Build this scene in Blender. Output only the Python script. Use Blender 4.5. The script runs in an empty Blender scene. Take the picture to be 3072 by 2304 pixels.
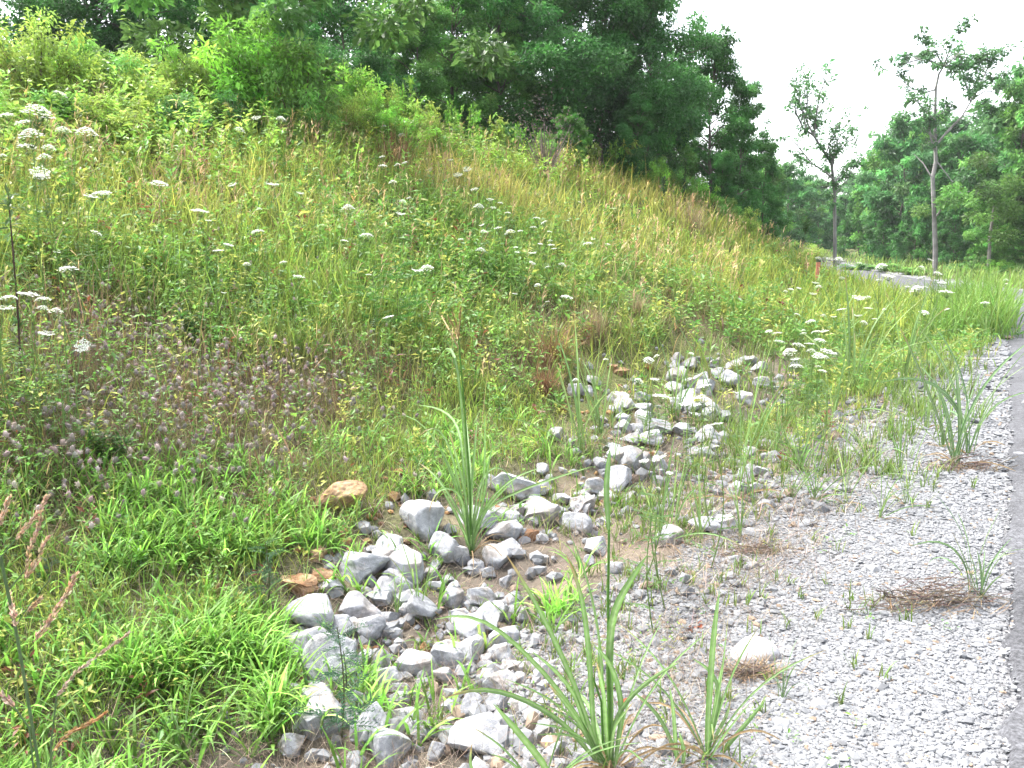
import bpy, math
import numpy as np
R = math.radians
rng = np.random.default_rng(11)
sc = bpy.context.scene
C = bpy.context.collection

# ------------------------------------------------------------------ camera, sky, sun, exposure
PITCH = R(9.8); F = 804.0; CAM_Z = 1.5
cam = bpy.data.cameras.new('camera'); co = bpy.data.objects.new('camera', cam); C.objects.link(co)
cam.sensor_width = 36; cam.lens = F/1024*36; cam.clip_start = .05; cam.clip_end = 3000
co.location = (0, 0, CAM_Z); co.rotation_euler = (math.pi/2-PITCH, 0, 0)
cam.dof.use_dof = False
sc.camera = co
SUN_EL, SUN_AZ = R(58), R(-50)          # azimuth from +Y, clockwise positive
w = bpy.data.worlds.new('World'); sc.world = w; w.use_nodes = True
nt = w.node_tree; nt.nodes.clear()
sky = nt.nodes.new('ShaderNodeTexSky'); sky.sky_type = 'NISHITA'; sky.sun_disc = False
sky.sun_elevation = SUN_EL; sky.sun_rotation = SUN_AZ; sky.dust_density = 4; sky.air_density = 1.0
bw = nt.nodes.new('ShaderNodeRGBToBW'); mx = nt.nodes.new('ShaderNodeMix'); mx.data_type = 'RGBA'; mx.inputs[0].default_value = .7
bg = nt.nodes.new('ShaderNodeBackground'); bg.inputs[1].default_value = .15
out = nt.nodes.new('ShaderNodeOutputWorld')
nt.links.new(sky.outputs[0], bw.inputs[0]); nt.links.new(sky.outputs[0], mx.inputs[6]); nt.links.new(bw.outputs[0], mx.inputs[7])
nt.links.new(mx.outputs[2], bg.inputs[0]); nt.links.new(bg.outputs[0], out.inputs[0])
sl = bpy.data.lights.new('sun', 'SUN'); so = bpy.data.objects.new('sun', sl); C.objects.link(so)
sl.energy = 1.5; sl.angle = R(12); sl.color = (1, .97, .92)
sd = np.array([math.sin(SUN_AZ)*math.cos(SUN_EL), math.cos(SUN_AZ)*math.cos(SUN_EL), math.sin(SUN_EL)])
from mathutils import Vector
so.rotation_euler = Vector(sd).to_track_quat('Z', 'Y').to_euler()
sc.view_settings.view_transform = 'Standard'; sc.view_settings.look = 'None'
sc.view_settings.exposure = 2.5; sc.view_settings.gamma = 1
sc.render.engine = 'CYCLES'
sc.cycles.max_bounces = 6; sc.cycles.diffuse_bounces = 3; sc.cycles.transmission_bounces = 4
sc.cycles.glossy_bounces = 2; sc.cycles.use_denoising = True; sc.cycles.volume_bounces = 0; sc.cycles.volume_step_rate = 4; sc.cycles.volume_max_steps = 64

# ------------------------------------------------------------------ noise, road line and terrain height
_T = np.random.default_rng(5).random((256, 256))
def vn(x, y, s=1.0, o=0):
    x = np.asarray(x, float)*s+37.3*o+500; y = np.asarray(y, float)*s+11.7*o+500
    xi = np.floor(x).astype(int); yi = np.floor(y).astype(int); fx = x-xi; fy = y-yi
    fx = fx*fx*(3-2*fx); fy = fy*fy*(3-2*fy)
    g = lambda a, b: _T[a % 256, b % 256]
    return (g(xi, yi)*(1-fx)+g(xi+1, yi)*fx)*(1-fy)+(g(xi, yi+1)*(1-fx)+g(xi+1, yi+1)*fx)*fy
def sstep(a, b, x):
    t = np.clip((np.asarray(x, float)-a)/(b-a), 0, 1); return t*t*(3-2*t)
_ry = [-900, 0, 14, 17, 20, 22, 24, 27, 35, 45, 55, 70, 90, 120, 900]
_rx = [-900*.6107+.135, .135, 8.68, 10.4, 11.4, 11.6, 11.5, 11.3, 12.0, 14, 16.3, 20, 24, 27, 60]
_yy = np.linspace(-900, 900, 9001); _xx = np.interp(_yy, _ry, _rx)
_k = np.exp(-.5*(np.arange(-25, 26)/6.)**2); _k /= _k.sum()
_xs = np.convolve(np.pad(_xx, 25, mode='edge'), _k, mode='valid')
_m = np.gradient(_xs, _yy); _cs = 1/np.sqrt(1+_m*_m)
def XE(y): return np.interp(y, _yy, _xs)
def DD(x, y): return (XE(y)-x)*np.interp(y, _yy, _cs)
def roadz(y): return np.interp(y, [-900, 28, 40, 55, 70, 90, 900], [0, 0, .05, .3, .68, 1.0, 3.0])
ROADW = 5.6
def H(x, y, rough=True):
    x = np.asarray(x, float); y = np.asarray(y, float)
    D = DD(x, y); base = roadz(y)
    toe = np.interp(y, [0, 8, 14, 20, 30, 60], [3.05, 3.0, 2.5, 1.9, 1.6, 1.5])
    slope = np.interp(y, [0, 5, 14, 22, 40, 60, 90], [.40, .40, .42, .47, .42, .25, .12])
    hc = np.interp(y, [-5, 5, 16, 24, 35, 50, 80], [3.5, 3.6, 3.5, 3.3, 2.6, 1.6, .9])
    q = D-toe; sp = .35*np.logaddexp(0, q/.35)*slope
    bank = hc-.35*np.logaddexp(0, (hc-sp)/.35)
    bank = bank+np.clip(q-9, 0, 60)*.03
    ditch = -.16*np.exp(-((D-(toe-1.0))/.65)**2)*sstep(40, 25, y)
    shoulder = -.03*sstep(0, 1.0, D)
    z = base+bank+ditch+shoulder
    off = sstep(.5, 1.6, D)+sstep(-ROADW-.2, -ROADW-1.5, D)
    if rough:
        z = z+off*((vn(x, y, .5)-.5)*.16+(vn(x, y, 1.7, 1)-.5)*.09+(vn(x, y, 5, 2)-.5)*.035)
        z = z+sstep(-ROADW-1, -ROADW-20, D)*(vn(x, y, .08, 3)-.3)*.8
    z = z-.02*sstep(.25, -.12, D)*sstep(-ROADW-.6, -ROADW+.0, D)
    return z
def zz(x, y): return float(H(x, y))
fw = np.array([0, math.cos(PITCH), -math.sin(PITCH)]); up = np.array([0, math.sin(PITCH), math.cos(PITCH)])
def ray(px, py):
    d = fw+np.array([1., 0, 0])*(px-512)/F-up*(py-384)/F
    return d
def pix(px, py, Y):                      # the point on that line of sight at distance Y
    d = ray(px, py); t = Y/d[1]; return np.array([0, 0, CAM_Z])+d*t
def at(px, py, h=0., ymax=60., fall=None):      # where the line of sight comes within h of the ground
    d = ray(px, py); d = d/d[1]
    t = np.concatenate([np.arange(.8, 12, .02), np.arange(12, ymax, .08)])
    P = np.array([0, 0, CAM_Z])+d*t[:, None]
    hit = np.nonzero(P[:, 2]-H(P[:, 0], P[:, 1]) < h)[0]
    if len(hit): return P[hit[0]]
    return P[np.argmin(P[:, 2]-H(P[:, 0], P[:, 1]))] if fall is None else pix(px, py, fall)
def ppx(P):                              # pixel of a point (for measuring sizes only)
    P = np.atleast_2d(P)-np.array([0, 0, CAM_Z]); dz = P@fw
    return 512+F*P[:, 0]/dz, 384-F*(P@up)/dz, dz

# ------------------------------------------------------------------ materials
def mat(name, col=None, rough=.7, transl=0., noise=None, bump=None, spec=.3):
    m = bpy.data.materials.new(name); m.use_nodes = True; t = m.node_tree; t.nodes.clear()
    o = t.nodes.new('ShaderNodeOutputMaterial'); p = t.nodes.new('ShaderNodeBsdfPrincipled')
    p.inputs['Roughness'].default_value = rough; p.inputs['Specular IOR Level'].default_value = spec
    if col is None:
        a = t.nodes.new('ShaderNodeAttribute'); a.attribute_name = 'Col'; src = a.outputs['Color']
    else:
        a = t.nodes.new('ShaderNodeRGB'); a.outputs[0].default_value = (*col, 1); src = a.outputs[0]
    tc = t.nodes.new('ShaderNodeTexCoord')
    for (sc_, lo, hi, det) in (noise or []):
        n = t.nodes.new('ShaderNodeTexNoise'); n.inputs['Scale'].default_value = sc_; n.inputs['Detail'].default_value = det
        t.links.new(tc.outputs['Object'], n.inputs['Vector'])
        r = t.nodes.new('ShaderNodeMapRange'); r.inputs[1].default_value = .3; r.inputs[2].default_value = .7
        r.inputs[3].default_value = lo; r.inputs[4].default_value = hi
        t.links.new(n.outputs[0], r.inputs[0])
        v = t.nodes.new('ShaderNodeVectorMath'); v.operation = 'SCALE'
        t.links.new(src, v.inputs[0]); t.links.new(r.outputs[0], v.inputs['Scale']); src = v.outputs[0]
    t.links.new(src, p.inputs['Base Color'])
    if bump:
        n = t.nodes.new('ShaderNodeTexNoise'); n.inputs['Scale'].default_value = bump[0]; n.inputs['Detail'].default_value = 6
        t.links.new(tc.outputs['Object'], n.inputs['Vector'])
        b = t.nodes.new('ShaderNodeBump'); b.inputs['Strength'].default_value = bump[1]; b.inputs['Distance'].default_value = bump[2]
        t.links.new(n.outputs[0], b.inputs['Height']); t.links.new(b.outputs[0], p.inputs['Normal'])
    if transl:
        tr = t.nodes.new('ShaderNodeBsdfTranslucent'); t.links.new(src, tr.inputs[0])
        ms = t.nodes.new('ShaderNodeMixShader'); ms.inputs[0].default_value = transl
        t.links.new(p.outputs[0], ms.inputs[1]); t.links.new(tr.outputs[0], ms.inputs[2]); t.links.new(ms.outputs[0], o.inputs[0])
    else: t.links.new(p.outputs[0], o.inputs[0])
    return m
M_leaf = mat('leaf', rough=.5, transl=.45, spec=.35)
M_blade = mat('grass_blade', rough=.5, transl=.42, spec=.3, noise=[(45, .82, 1.15, 3)])
M_dry = mat('dry_stalk', rough=.8, transl=.2)
M_petal = mat('petal', rough=.8, transl=.35)
M_bark = mat('bark', rough=.9, noise=[(3, .6, 1.3, 5)], bump=(14, .7, .02))
M_stone = mat('limestone', rough=.85, noise=[(5, .7, 1.12, 6), (40, .78, 1.12, 4), (1.7, .85, 1.1, 3), (130, .88, 1.08, 2)], bump=(26, .55, .012))
M_tan = mat('sandstone', rough=.9, noise=[(6, .6, 1.3, 5), (45, .8, 1.15, 4)], bump=(24, .6, .012))
M_pebble = mat('pebble', rough=.85)

# ------------------------------------------------------------------ mesh helpers
class Acc:
    def __init__(s): s.V = []; s.F = []; s.C = []; s.n = 0
    def add(s, V, Fs, Cc):
        V = np.asarray(V, float).reshape(-1, 3); Cc = np.asarray(Cc, float)
        if Cc.ndim == 1: Cc = np.broadcast_to(Cc, (len(V), 3))
        s.V.append(V); s.C.append(Cc.reshape(-1, 3))
        for f in (Fs if isinstance(Fs, (list, tuple)) else [Fs]): s.F.append(np.asarray(f, int)+s.n)
        s.n += len(V)
    def mesh(s, name, m, smooth=False):
        V = np.concatenate(s.V); me = bpy.data.meshes.new(name)
        me.vertices.add(len(V)); me.vertices.foreach_set('co', V.astype(np.float32).ravel())
        lt = np.concatenate([np.full(len(f), f.shape[1]) for f in s.F]); li = np.concatenate([f.ravel() for f in s.F])
        me.loops.add(len(li)); me.loops.foreach_set('vertex_index', li.astype(np.int32))
        me.polygons.add(len(lt)); st = np.concatenate([[0], np.cumsum(lt)[:-1]])
        me.polygons.foreach_set('loop_start', st.astype(np.int32)); me.polygons.foreach_set('loop_total', lt.astype(np.int32))
        me.polygons.foreach_set('use_smooth', np.full(len(lt), smooth))
        a = me.color_attributes.new('Col', 'FLOAT_COLOR', 'POINT')
        c = np.ones((len(V), 4), np.float32); c[:, :3] = np.concatenate(s.C); a.data.foreach_set('color', c.ravel())
        me.update(calc_edges=True); me.materials.append(m)
        return me
    def obj(s, name, m, parent=None, smooth=False):
        o = bpy.data.objects.new(name, s.mesh(name, m, smooth)); C.objects.link(o)
        if parent: o.parent = parent
        return o
def tag(o, label=None, cat=None, group=None, kind=None):
    for k, v in (('label', label), ('category', cat), ('group', group), ('kind', kind)):
        if v: o[k] = v
    return o
def empty(name, loc, rz=0., s=1.):
    o = bpy.data.objects.new(name, None); C.objects.link(o); o.location = [float(v) for v in loc]
    o.rotation_euler = (0, 0, rz); o.scale = (s, s, s); o.empty_display_size = .1; return o
def link_part(name, me, parent):
    o = bpy.data.objects.new(name, me); C.objects.link(o); o.parent = parent; return o
def tube(pts, rad, n=6):
    P = np.asarray(pts, float); rad = np.broadcast_to(rad, (len(P),)); T = np.gradient(P, axis=0)
    T /= np.linalg.norm(T, axis=1)[:, None]+1e-9
    a = np.cross(T, [0.31, .95, .05]); a /= np.linalg.norm(a, axis=1)[:, None]+1e-9; b = np.cross(T, a)
    th = np.arange(n)*2*math.pi/n
    V = P[:, None]+rad[:, None, None]*(np.cos(th)[None, :, None]*a[:, None]+np.sin(th)[None, :, None]*b[:, None])
    i = np.arange(len(P)-1)[:, None]*n; j = np.arange(n)[None]; k = (j+1) % n
    Fq = np.stack([i+j, i+k, i+n+k, i+n+j], -1).reshape(-1, 4)
    return V.reshape(-1, 3), Fq
def jit(c, n, a=.2, hue=.08):            # n slightly different colours round c
    c = np.asarray(c, float); v = np.exp(rng.normal(0, a, (n, 1)))
    return np.clip(c*v*np.exp(rng.normal(0, hue, (n, 3))), 0, 1)
def blades(P, az, L, W, lean, curve, seg, c0, c1, twist=.5, fold=False):
    n = len(P); t = np.linspace(0, 1, seg+1)
    L = np.broadcast_to(L, (n,)); W = np.broadcast_to(W, (n,)); lean = np.broadcast_to(lean, (n,)); curve = np.broadcast_to(curve, (n,))
    tm = (t[1:]+t[:-1])/2; ph = lean[:, None]+curve[:, None]*tm[None]**1.4
    dx = np.sin(ph)*L[:, None]/seg; dz = np.cos(ph)*L[:, None]/seg
    X = np.concatenate([np.zeros((n, 1)), np.cumsum(dx, 1)], 1); Z = np.concatenate([np.zeros((n, 1)), np.cumsum(dz, 1)], 1)
    ca, sa = np.sin(az), np.cos(az)
    ctr = P[:, None]+np.stack([X*ca[:, None], X*sa[:, None], Z], -1)
    wa = az+math.pi/2+rng.uniform(-twist, twist, n)
    wd = np.stack([np.sin(wa), np.cos(wa), np.zeros(n)], -1)
    wt = np.interp(t, [0, .25, .6, 1], [.55, 1, .85, .03])
    off = wd[:, None]*(W[:, None]*.5*wt[None])[..., None]
    V = np.stack([ctr-off, ctr+off], 2)                      # n, seg+1, 2, 3
    b = (np.arange(n)*(seg+1)*2)[:, None]+np.arange(seg)[None]*2
    Fq = np.stack([b, b+1, b+3, b+2], -1).reshape(-1, 4)
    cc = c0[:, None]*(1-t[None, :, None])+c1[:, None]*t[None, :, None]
    return V.reshape(-1, 3), Fq, np.repeat(cc[:, :, None], 2, 2).reshape(-1, 3)
def rnd_dir(n):
    v = rng.normal(size=(n, 3)); return v/np.linalg.norm(v, axis=1)[:, None]
def leaves(P, D, L, W, col, upbias=.6):     # pointed leaves, folded a little along the midrib
    n = len(P); D = D/np.linalg.norm(D, axis=1)[:, None]
    u = rnd_dir(n)*(1-upbias)+np.array([0, 0, 1.])*upbias; s = np.cross(D, u); s /= np.linalg.norm(s, axis=1)[:, None]+1e-9
    nn = np.cross(s, D); L = np.broadcast_to(L, (n,))[:, None]; W = np.broadcast_to(W, (n,))[:, None]
    m = P+D*L*.45
    V = np.stack([P, m-s*W*.5+nn*W*.12, P+D*L-nn*L*.1, m+s*W*.5+nn*W*.12], 1)
    Fq = np.arange(n*4).reshape(n, 4)
    return V.reshape(-1, 3), Fq, np.repeat(col, 4, 0)
def polarpts(n, r0, r1, a0, a1, pw=1.0):      # more points near the viewpoint, as many as the ground there shows
    u = rng.random(n); r = r0*(r1/r0)**(u**pw); a = rng.uniform(R(a0), R(a1), n)
    x, y = r*np.sin(a), r*np.cos(a); return x, y, r
# ------------------------------------------------------------------ ground, road
def gravel_w(x, y):    # 1 on the gravel shoulder
    D = DD(x, y); lim = 1.02+.42*sstep(6.5, 4.5, y)+(vn(x, y, 1.1, 5)-.5)*.5+(vn(x, y, 4, 6)-.5)*.4
    return sstep(lim+.3, lim-.2, D)*sstep(-ROADW-1.3, -ROADW-1.0, D)
rr = np.concatenate([[0.02], np.geomspace(.5, 45, 330), np.geomspace(46, 900, 45)]); na = 560
aa = np.arange(na)*2*math.pi/na
X = (rr[:, None]*np.sin(aa)); Y = (rr[:, None]*np.cos(aa)); Zg = H(X, Y)
g = Acc(); V = np.stack([X, Y, Zg], -1).reshape(-1, 3)
i = (np.arange(len(rr)-1)*na)[:, None]; j = np.arange(na)[None]; k = (j+1) % na
D_ = DD(X, Y).ravel(); gw = gravel_w(X, Y).ravel()
bankw = sstep(2.2, 3.2, D_)
colg = np.zeros((len(V), 3)); colg[:, 0] = gw; colg[:, 1] = np.maximum.reduce([bankw, sstep(-ROADW-1, -ROADW-2.5, D_), sstep(14, 22, Y.ravel())])
g.add(V, np.stack([i+j, i+k, i+na+k, i+na+j], -1).reshape(-1, 4), colg)
Mg = bpy.data.materials.new('soil_and_gravel'); Mg.use_nodes = True; t = Mg.node_tree; p = t.nodes['Principled BSDF']; p.inputs['Roughness'].default_value = .95
p.inputs['Specular IOR Level'].default_value = .15
N = t.nodes.new; Lk = t.links.new
at_ = N('ShaderNodeAttribute'); at_.attribute_name = 'Col'; sep = N('ShaderNodeSeparateColor'); Lk(at_.outputs['Color'], sep.inputs[0])
tc = N('ShaderNodeTexCoord')
n1 = N('ShaderNodeTexNoise'); n1.inputs['Scale'].default_value = 2.2; n1.inputs['Detail'].default_value = 8; Lk(tc.outputs['Object'], n1.inputs['Vector'])
cr = N('ShaderNodeValToRGB'); Lk(n1.outputs[0], cr.inputs[0]); e = cr.color_ramp.elements
e[0].position = .32; e[0].color = (.07, .06, .048, 1); e[1].position = .74; e[1].color = (.21, .165, .12, 1); x_ = e.new(.5); x_.color = (.12, .10, .08, 1)
n1b = N('ShaderNodeTexNoise'); n1b.inputs['Scale'].default_value = 30; n1b.inputs['Detail'].default_value = 6; Lk(tc.outputs['Object'], n1b.inputs['Vector'])
crb = N('ShaderNodeValToRGB'); Lk(n1b.outputs[0], crb.inputs[0]); e = crb.color_ramp.elements
e[0].position = .35; e[0].color = (.05, .055, .02, 1); e[1].position = .7; e[1].color = (.13, .14, .05, 1)
mxb = N('ShaderNodeMix'); mxb.data_type = 'RGBA'; Lk(sep.outputs[1], mxb.inputs[0]); Lk(cr.outputs[0], mxb.inputs[6]); Lk(crb.outputs[0], mxb.inputs[7])
vo = N('ShaderNodeTexVoronoi'); vo.inputs['Scale'].default_value = 60; Lk(tc.outputs['Object'], vo.inputs['Vector'])
sg = N('ShaderNodeSeparateColor'); Lk(vo.outputs['Color'], sg.inputs[0])
crg = N('ShaderNodeValToRGB'); Lk(sg.outputs[0], crg.inputs[0]); e = crg.color_ramp.elements
e[0].color = (.15, .15, .155, 1); e[1].color = (.25, .25, .26, 1)
vd = N('ShaderNodeMapRange'); Lk(vo.outputs['Distance'], vd.inputs[0]); vd.inputs[1].default_value = .3; vd.inputs[2].default_value = .75; vd.inputs[3].default_value = 1; vd.inputs[4].default_value = .6
vs = N('ShaderNodeVectorMath'); vs.operation = 'SCALE'; Lk(crg.outputs[0], vs.inputs[0]); Lk(vd.outputs[0], vs.inputs['Scale'])
mg = N('ShaderNodeMix'); mg.data_type = 'RGBA'; Lk(sep.outputs[0], mg.inputs[0]); Lk(mxb.outputs[2], mg.inputs[6]); Lk(vs.outputs[0], mg.inputs[7])
Lk(mg.outputs[2], p.inputs['Base Color'])
bp = N('ShaderNodeBump'); bp.inputs['Distance'].default_value = .02; bp.inputs['Strength'].default_value = .8; Lk(n1b.outputs[0], bp.inputs['Height']); Lk(bp.outputs[0], p.inputs['Normal'])
tag(g.obj('ground', Mg, smooth=True), kind='structure')

ys = np.concatenate([np.arange(-40, 0, 1.), np.arange(0, 20, .1), np.arange(20, 150, .5)])
rd = Acc(); m_ = np.interp(ys, _yy, _m); cs = np.interp(ys, _yy, _cs)
cols = [0, .04, .4, 1.5, 2.8, 4.1, 5.2, 5.56, ROADW]
edge = (vn(ys, ys*0, 6)-.5)*.05+(vn(ys, ys*0, 22, 4)-.5)*.035
rows = []
for ci, o_ in enumerate(cols):
    oo = o_+(edge if ci < 2 else 0)
    px_, py_ = XE(ys)+oo*cs, ys-oo*cs*m_
    # crown falls to the edges, whose skirt goes down into the verge
    z = roadz(ys)+.015+.05*(1-((o_-2.8)/2.8)**2)-(.05 if ci in (0, 8) else 0)
    rows.append(np.stack([px_, py_, z], -1))
V = np.stack(rows, 1).reshape(-1, 3); nc = len(cols)
i = (np.arange(len(ys)-1)*nc)[:, None]; j = np.arange(nc-1)[None]
rd.add(V, np.stack([i+j, i+j+1, i+nc+j+1, i+nc+j], -1).reshape(-1, 4), [.07, .071, .078])
Ma = mat('asphalt', rough=.9, noise=[(90, .5, 1.6, 3), (1.2, .8, 1.15, 5), (25, .8, 1.2, 2)], bump=(120, .8, .006))
tag(rd.obj('road', Ma, smooth=True), kind='structure')

# ------------------------------------------------------------------ gravel
_piles = [[(290,790),(280,640),(298,590),(335,555),(372,522),(395,500),(470,500),(500,465),(560,465),(615,495),(600,535),(545,600),(545,680),(560,790)],
 [(560,405),(578,352),(640,368),(675,335),(800,362),(800,400),(725,440),(705,480),(600,490),(555,440)]]
_pw = [np.array([at(a, b)[:2] for a, b in P_]) for P_ in _piles]
def inpile(x, y):          # 1 where the rocks lie (outline on the ground)
    r_ = np.zeros(np.shape(x), bool)
    for P_ in _pw:
        c_ = np.zeros(np.shape(x), bool)
        for (x1, y1), (x2, y2) in zip(P_, np.roll(P_, -1, 0)):
            c_ ^= ((y1 > y) != (y2 > y)) & (x < (x2-x1)*(y-y1)/(y2-y1+1e-12)+x1)
        r_ |= c_
    return r_
def ico():
    ph = (1+5**.5)/2
    v = np.array([(-1, ph, 0), (1, ph, 0), (-1, -ph, 0), (1, -ph, 0), (0, -1, ph), (0, 1, ph), (0, -1, -ph), (0, 1, -ph), (ph, 0, -1), (ph, 0, 1), (-ph, 0, -1), (-ph, 0, 1)], float)
    f = np.array([(0, 11, 5), (0, 5, 1), (0, 1, 7), (0, 7, 10), (0, 10, 11), (1, 5, 9), (5, 11, 4), (11, 10, 2), (10, 7, 6), (7, 1, 8), (3, 9, 4), (3, 4, 2), (3, 2, 6), (3, 6, 8), (3, 8, 9), (4, 9, 5), (2, 4, 11), (6, 2, 10), (8, 6, 7), (9, 8, 1)])
    return v/np.linalg.norm(v[0]), f
IV, IF = ico()
def stones(A, x, y, z, size, col, flat=.6, sink=.3):
    n = len(x); V = np.broadcast_to(IV, (n, 12, 3))*(1+rng.uniform(-.28, .28, (n, 12, 1)))
    V = V*np.stack([rng.uniform(.75, 1.3, n), rng.uniform(.6, 1.0, n), rng.uniform(flat*.6, flat*1.3, n)], -1)[:, None]
    tx = rng.normal(0, .35, n); c, s = np.cos(tx)[:, None], np.sin(tx)[:, None]
    V = np.stack([V[..., 0], V[..., 1]*c-V[..., 2]*s, V[..., 1]*s+V[..., 2]*c], -1)
    a = rng.uniform(0, 6.3, n); c, s = np.cos(a)[:, None], np.sin(a)[:, None]
    V = np.stack([V[..., 0]*c-V[..., 1]*s, V[..., 0]*s+V[..., 1]*c, V[..., 2]], -1)*size[:, None, None]
    V = V+np.stack([x, y, z+size*flat*(1-2*sink)], -1)[:, None]
    Fc = (np.arange(n)*12)[:, None, None]+IF[None]
    A.add(V, Fc.reshape(-1, 3), np.repeat(col, 12, 0))
def stonecol(n, warm=.03):
    v = rng.uniform(.14, .22, (n, 1))*np.array([.98, 1, 1.04]); b = rng.random(n)
    v[b < warm] = v[b < warm]*np.array([1.15, .85, .6]); v[b > .985] *= .6
    return v
x, y, r = polarpts(520000, 1.2, 30, -8, 42, .95)
D_ = DD(x, y); keep = (gravel_w(x, y) > rng.random(len(x))) & (D_ > -.9) & ((D_ > 0.02) | (rng.random(len(x)) < .35*np.exp(np.minimum(D_, 0)/.09)))
x, y, r = x[keep], y[keep], r[keep]
size = np.clip(.0020*r, .0078, .026)*np.exp(rng.normal(0, .48, len(x)))*.68
gr = Acc(); zr = np.where(DD(x, y) < 0.0, roadz(y)-.002, H(x, y))
stones(gr, x, y, zr, size, stonecol(len(x)), flat=.45, sink=.2+.2*rng.random(len(x)))
print('gravel', len(x))
tag(gr.obj('gravel', M_pebble), label='crushed grey limestone gravel of the road shoulder', kind='stuff')
# rubble between and beyond the rocks
x, y, r = polarpts(60000, 1.2, 26, -38, 40, .9)
D_ = DD(x, y); dn = vn(x, y, 1.4, 8); wgt = sstep(.7, 1.1, D_)*sstep(2.7, 2.1, D_+.3*dn)*sstep(.25, .75, dn+.15)*sstep(24, 10, y)
keep = rng.random(len(x)) < wgt*(.4+.2*inpile(x, y)); x, y, r = x[keep], y[keep], r[keep]
ru = Acc(); size = np.clip(.0045*r, .013, .05)*np.exp(np.clip(rng.normal(0, .5, len(x)), -1.2, .9))
stones(ru, x, y, H(x, y), size, stonecol(len(x), .12), flat=.7, sink=.3)
x, y, r = polarpts(9000, 1.8, 14, -38, 30, 1.); k = inpile(x, y) & (rng.random(len(x)) < .3); x, y = x[k], y[k]; stones(ru, x, y, H(x, y), rng.uniform(.02, .05, len(x)), stonecol(len(x), .05)*1.25, flat=.75, sink=.3)
bx, by, br = polarpts(5000, 1.6, 9, -38, 12); D2 = DD(bx, by); kp = (D2 > 2.2) & (D2 < 3.4) & (vn(bx, by, 2, 9) > .55); bx, by = bx[kp], by[kp]
stones(ru, bx, by, H(bx, by), .015*np.exp(rng.normal(0, .5, len(bx))), jit((.24, .13, .06), len(bx), .3), flat=.7, sink=.3)
tag(ru.obj('rubble', M_pebble), label='small broken stones scattered between the larger rocks', kind='stuff')
print('rubble', len(x))

# ------------------------------------------------------------------ meadow on the bank
GREEN = np.array([.17, .30, .055]); YEL = np.array([.40, .43, .10]); DEEP = np.array([.06, .15, .03]); STRAW = np.array([.46, .35, .17]); BROWN = np.array([.25, .18, .125])
def blob(x, y, px, py, rad):
    c = at(px, py); return np.exp(-((x-c[0])**2+(y-c[1])**2)/rad**2)
def fields(x, y):
    """how dry, how brown, how lush the growth is at a place"""
    D = DD(x, y); upb = sstep(5, 9.5, D)
    dry = np.clip(upb*.75+sstep(9, 16, y)*sstep(3, 5, D)*.6, 0, 1)*np.clip(vn(x, y, .45, 11)*1.5, 0, 1)
    br = 0
    for (px, py, ra) in ((150, 400, .75), (230, 420, .6), (60, 500, .5), (190, 470, .5), (300, 400, .4), (510, 370, .5), (560, 330, .6), (380, 380, .4), (690, 330, 1.0), (110, 350, .5)): br = br+blob(x, y, px, py, ra)
    lush = 0
    for (px, py, ra) in ((150, 290, 1.2), (420, 300, 1.2), (60, 440, .5), (650, 290, 1.4), (480, 240, 1.5), (700, 345, 1.0), (400, 240, 1.3)): lush = lush+blob(x, y, px, py, ra)
    return D, dry, np.clip(br, 0, 1), np.clip(lush, 0, 1)
def density(D, x, y):
    """share of the ground with growth: the bank, thinning over the rocks, bare on gravel and road"""
    d = sstep(2.1, 2.9, D+(vn(x, y, 1.3, 12)-.5)*1.0)
    far = np.maximum(sstep(8.5, 12.5, y)*sstep(.0, .7, D), sstep(12, 13.5, y)*sstep(24, 20, y)*sstep(-.2, .1, D))            # the verge farther on is overgrown
    mid = sstep(4.5, 7.5, y)*sstep(.7, 1.3, D)*.5
    other = sstep(-ROADW-.5, -ROADW-2, D)
    return np.clip(np.maximum.reduce([d, far, mid, other]), 0, 1)*(1-.85*inpile(x, y))*(1-.8*np.clip(blob(x, y, 333, 505, .16)+blob(x, y, 305, 592, .16)+blob(x, y, 318, 562, .1), 0, 1))

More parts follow.
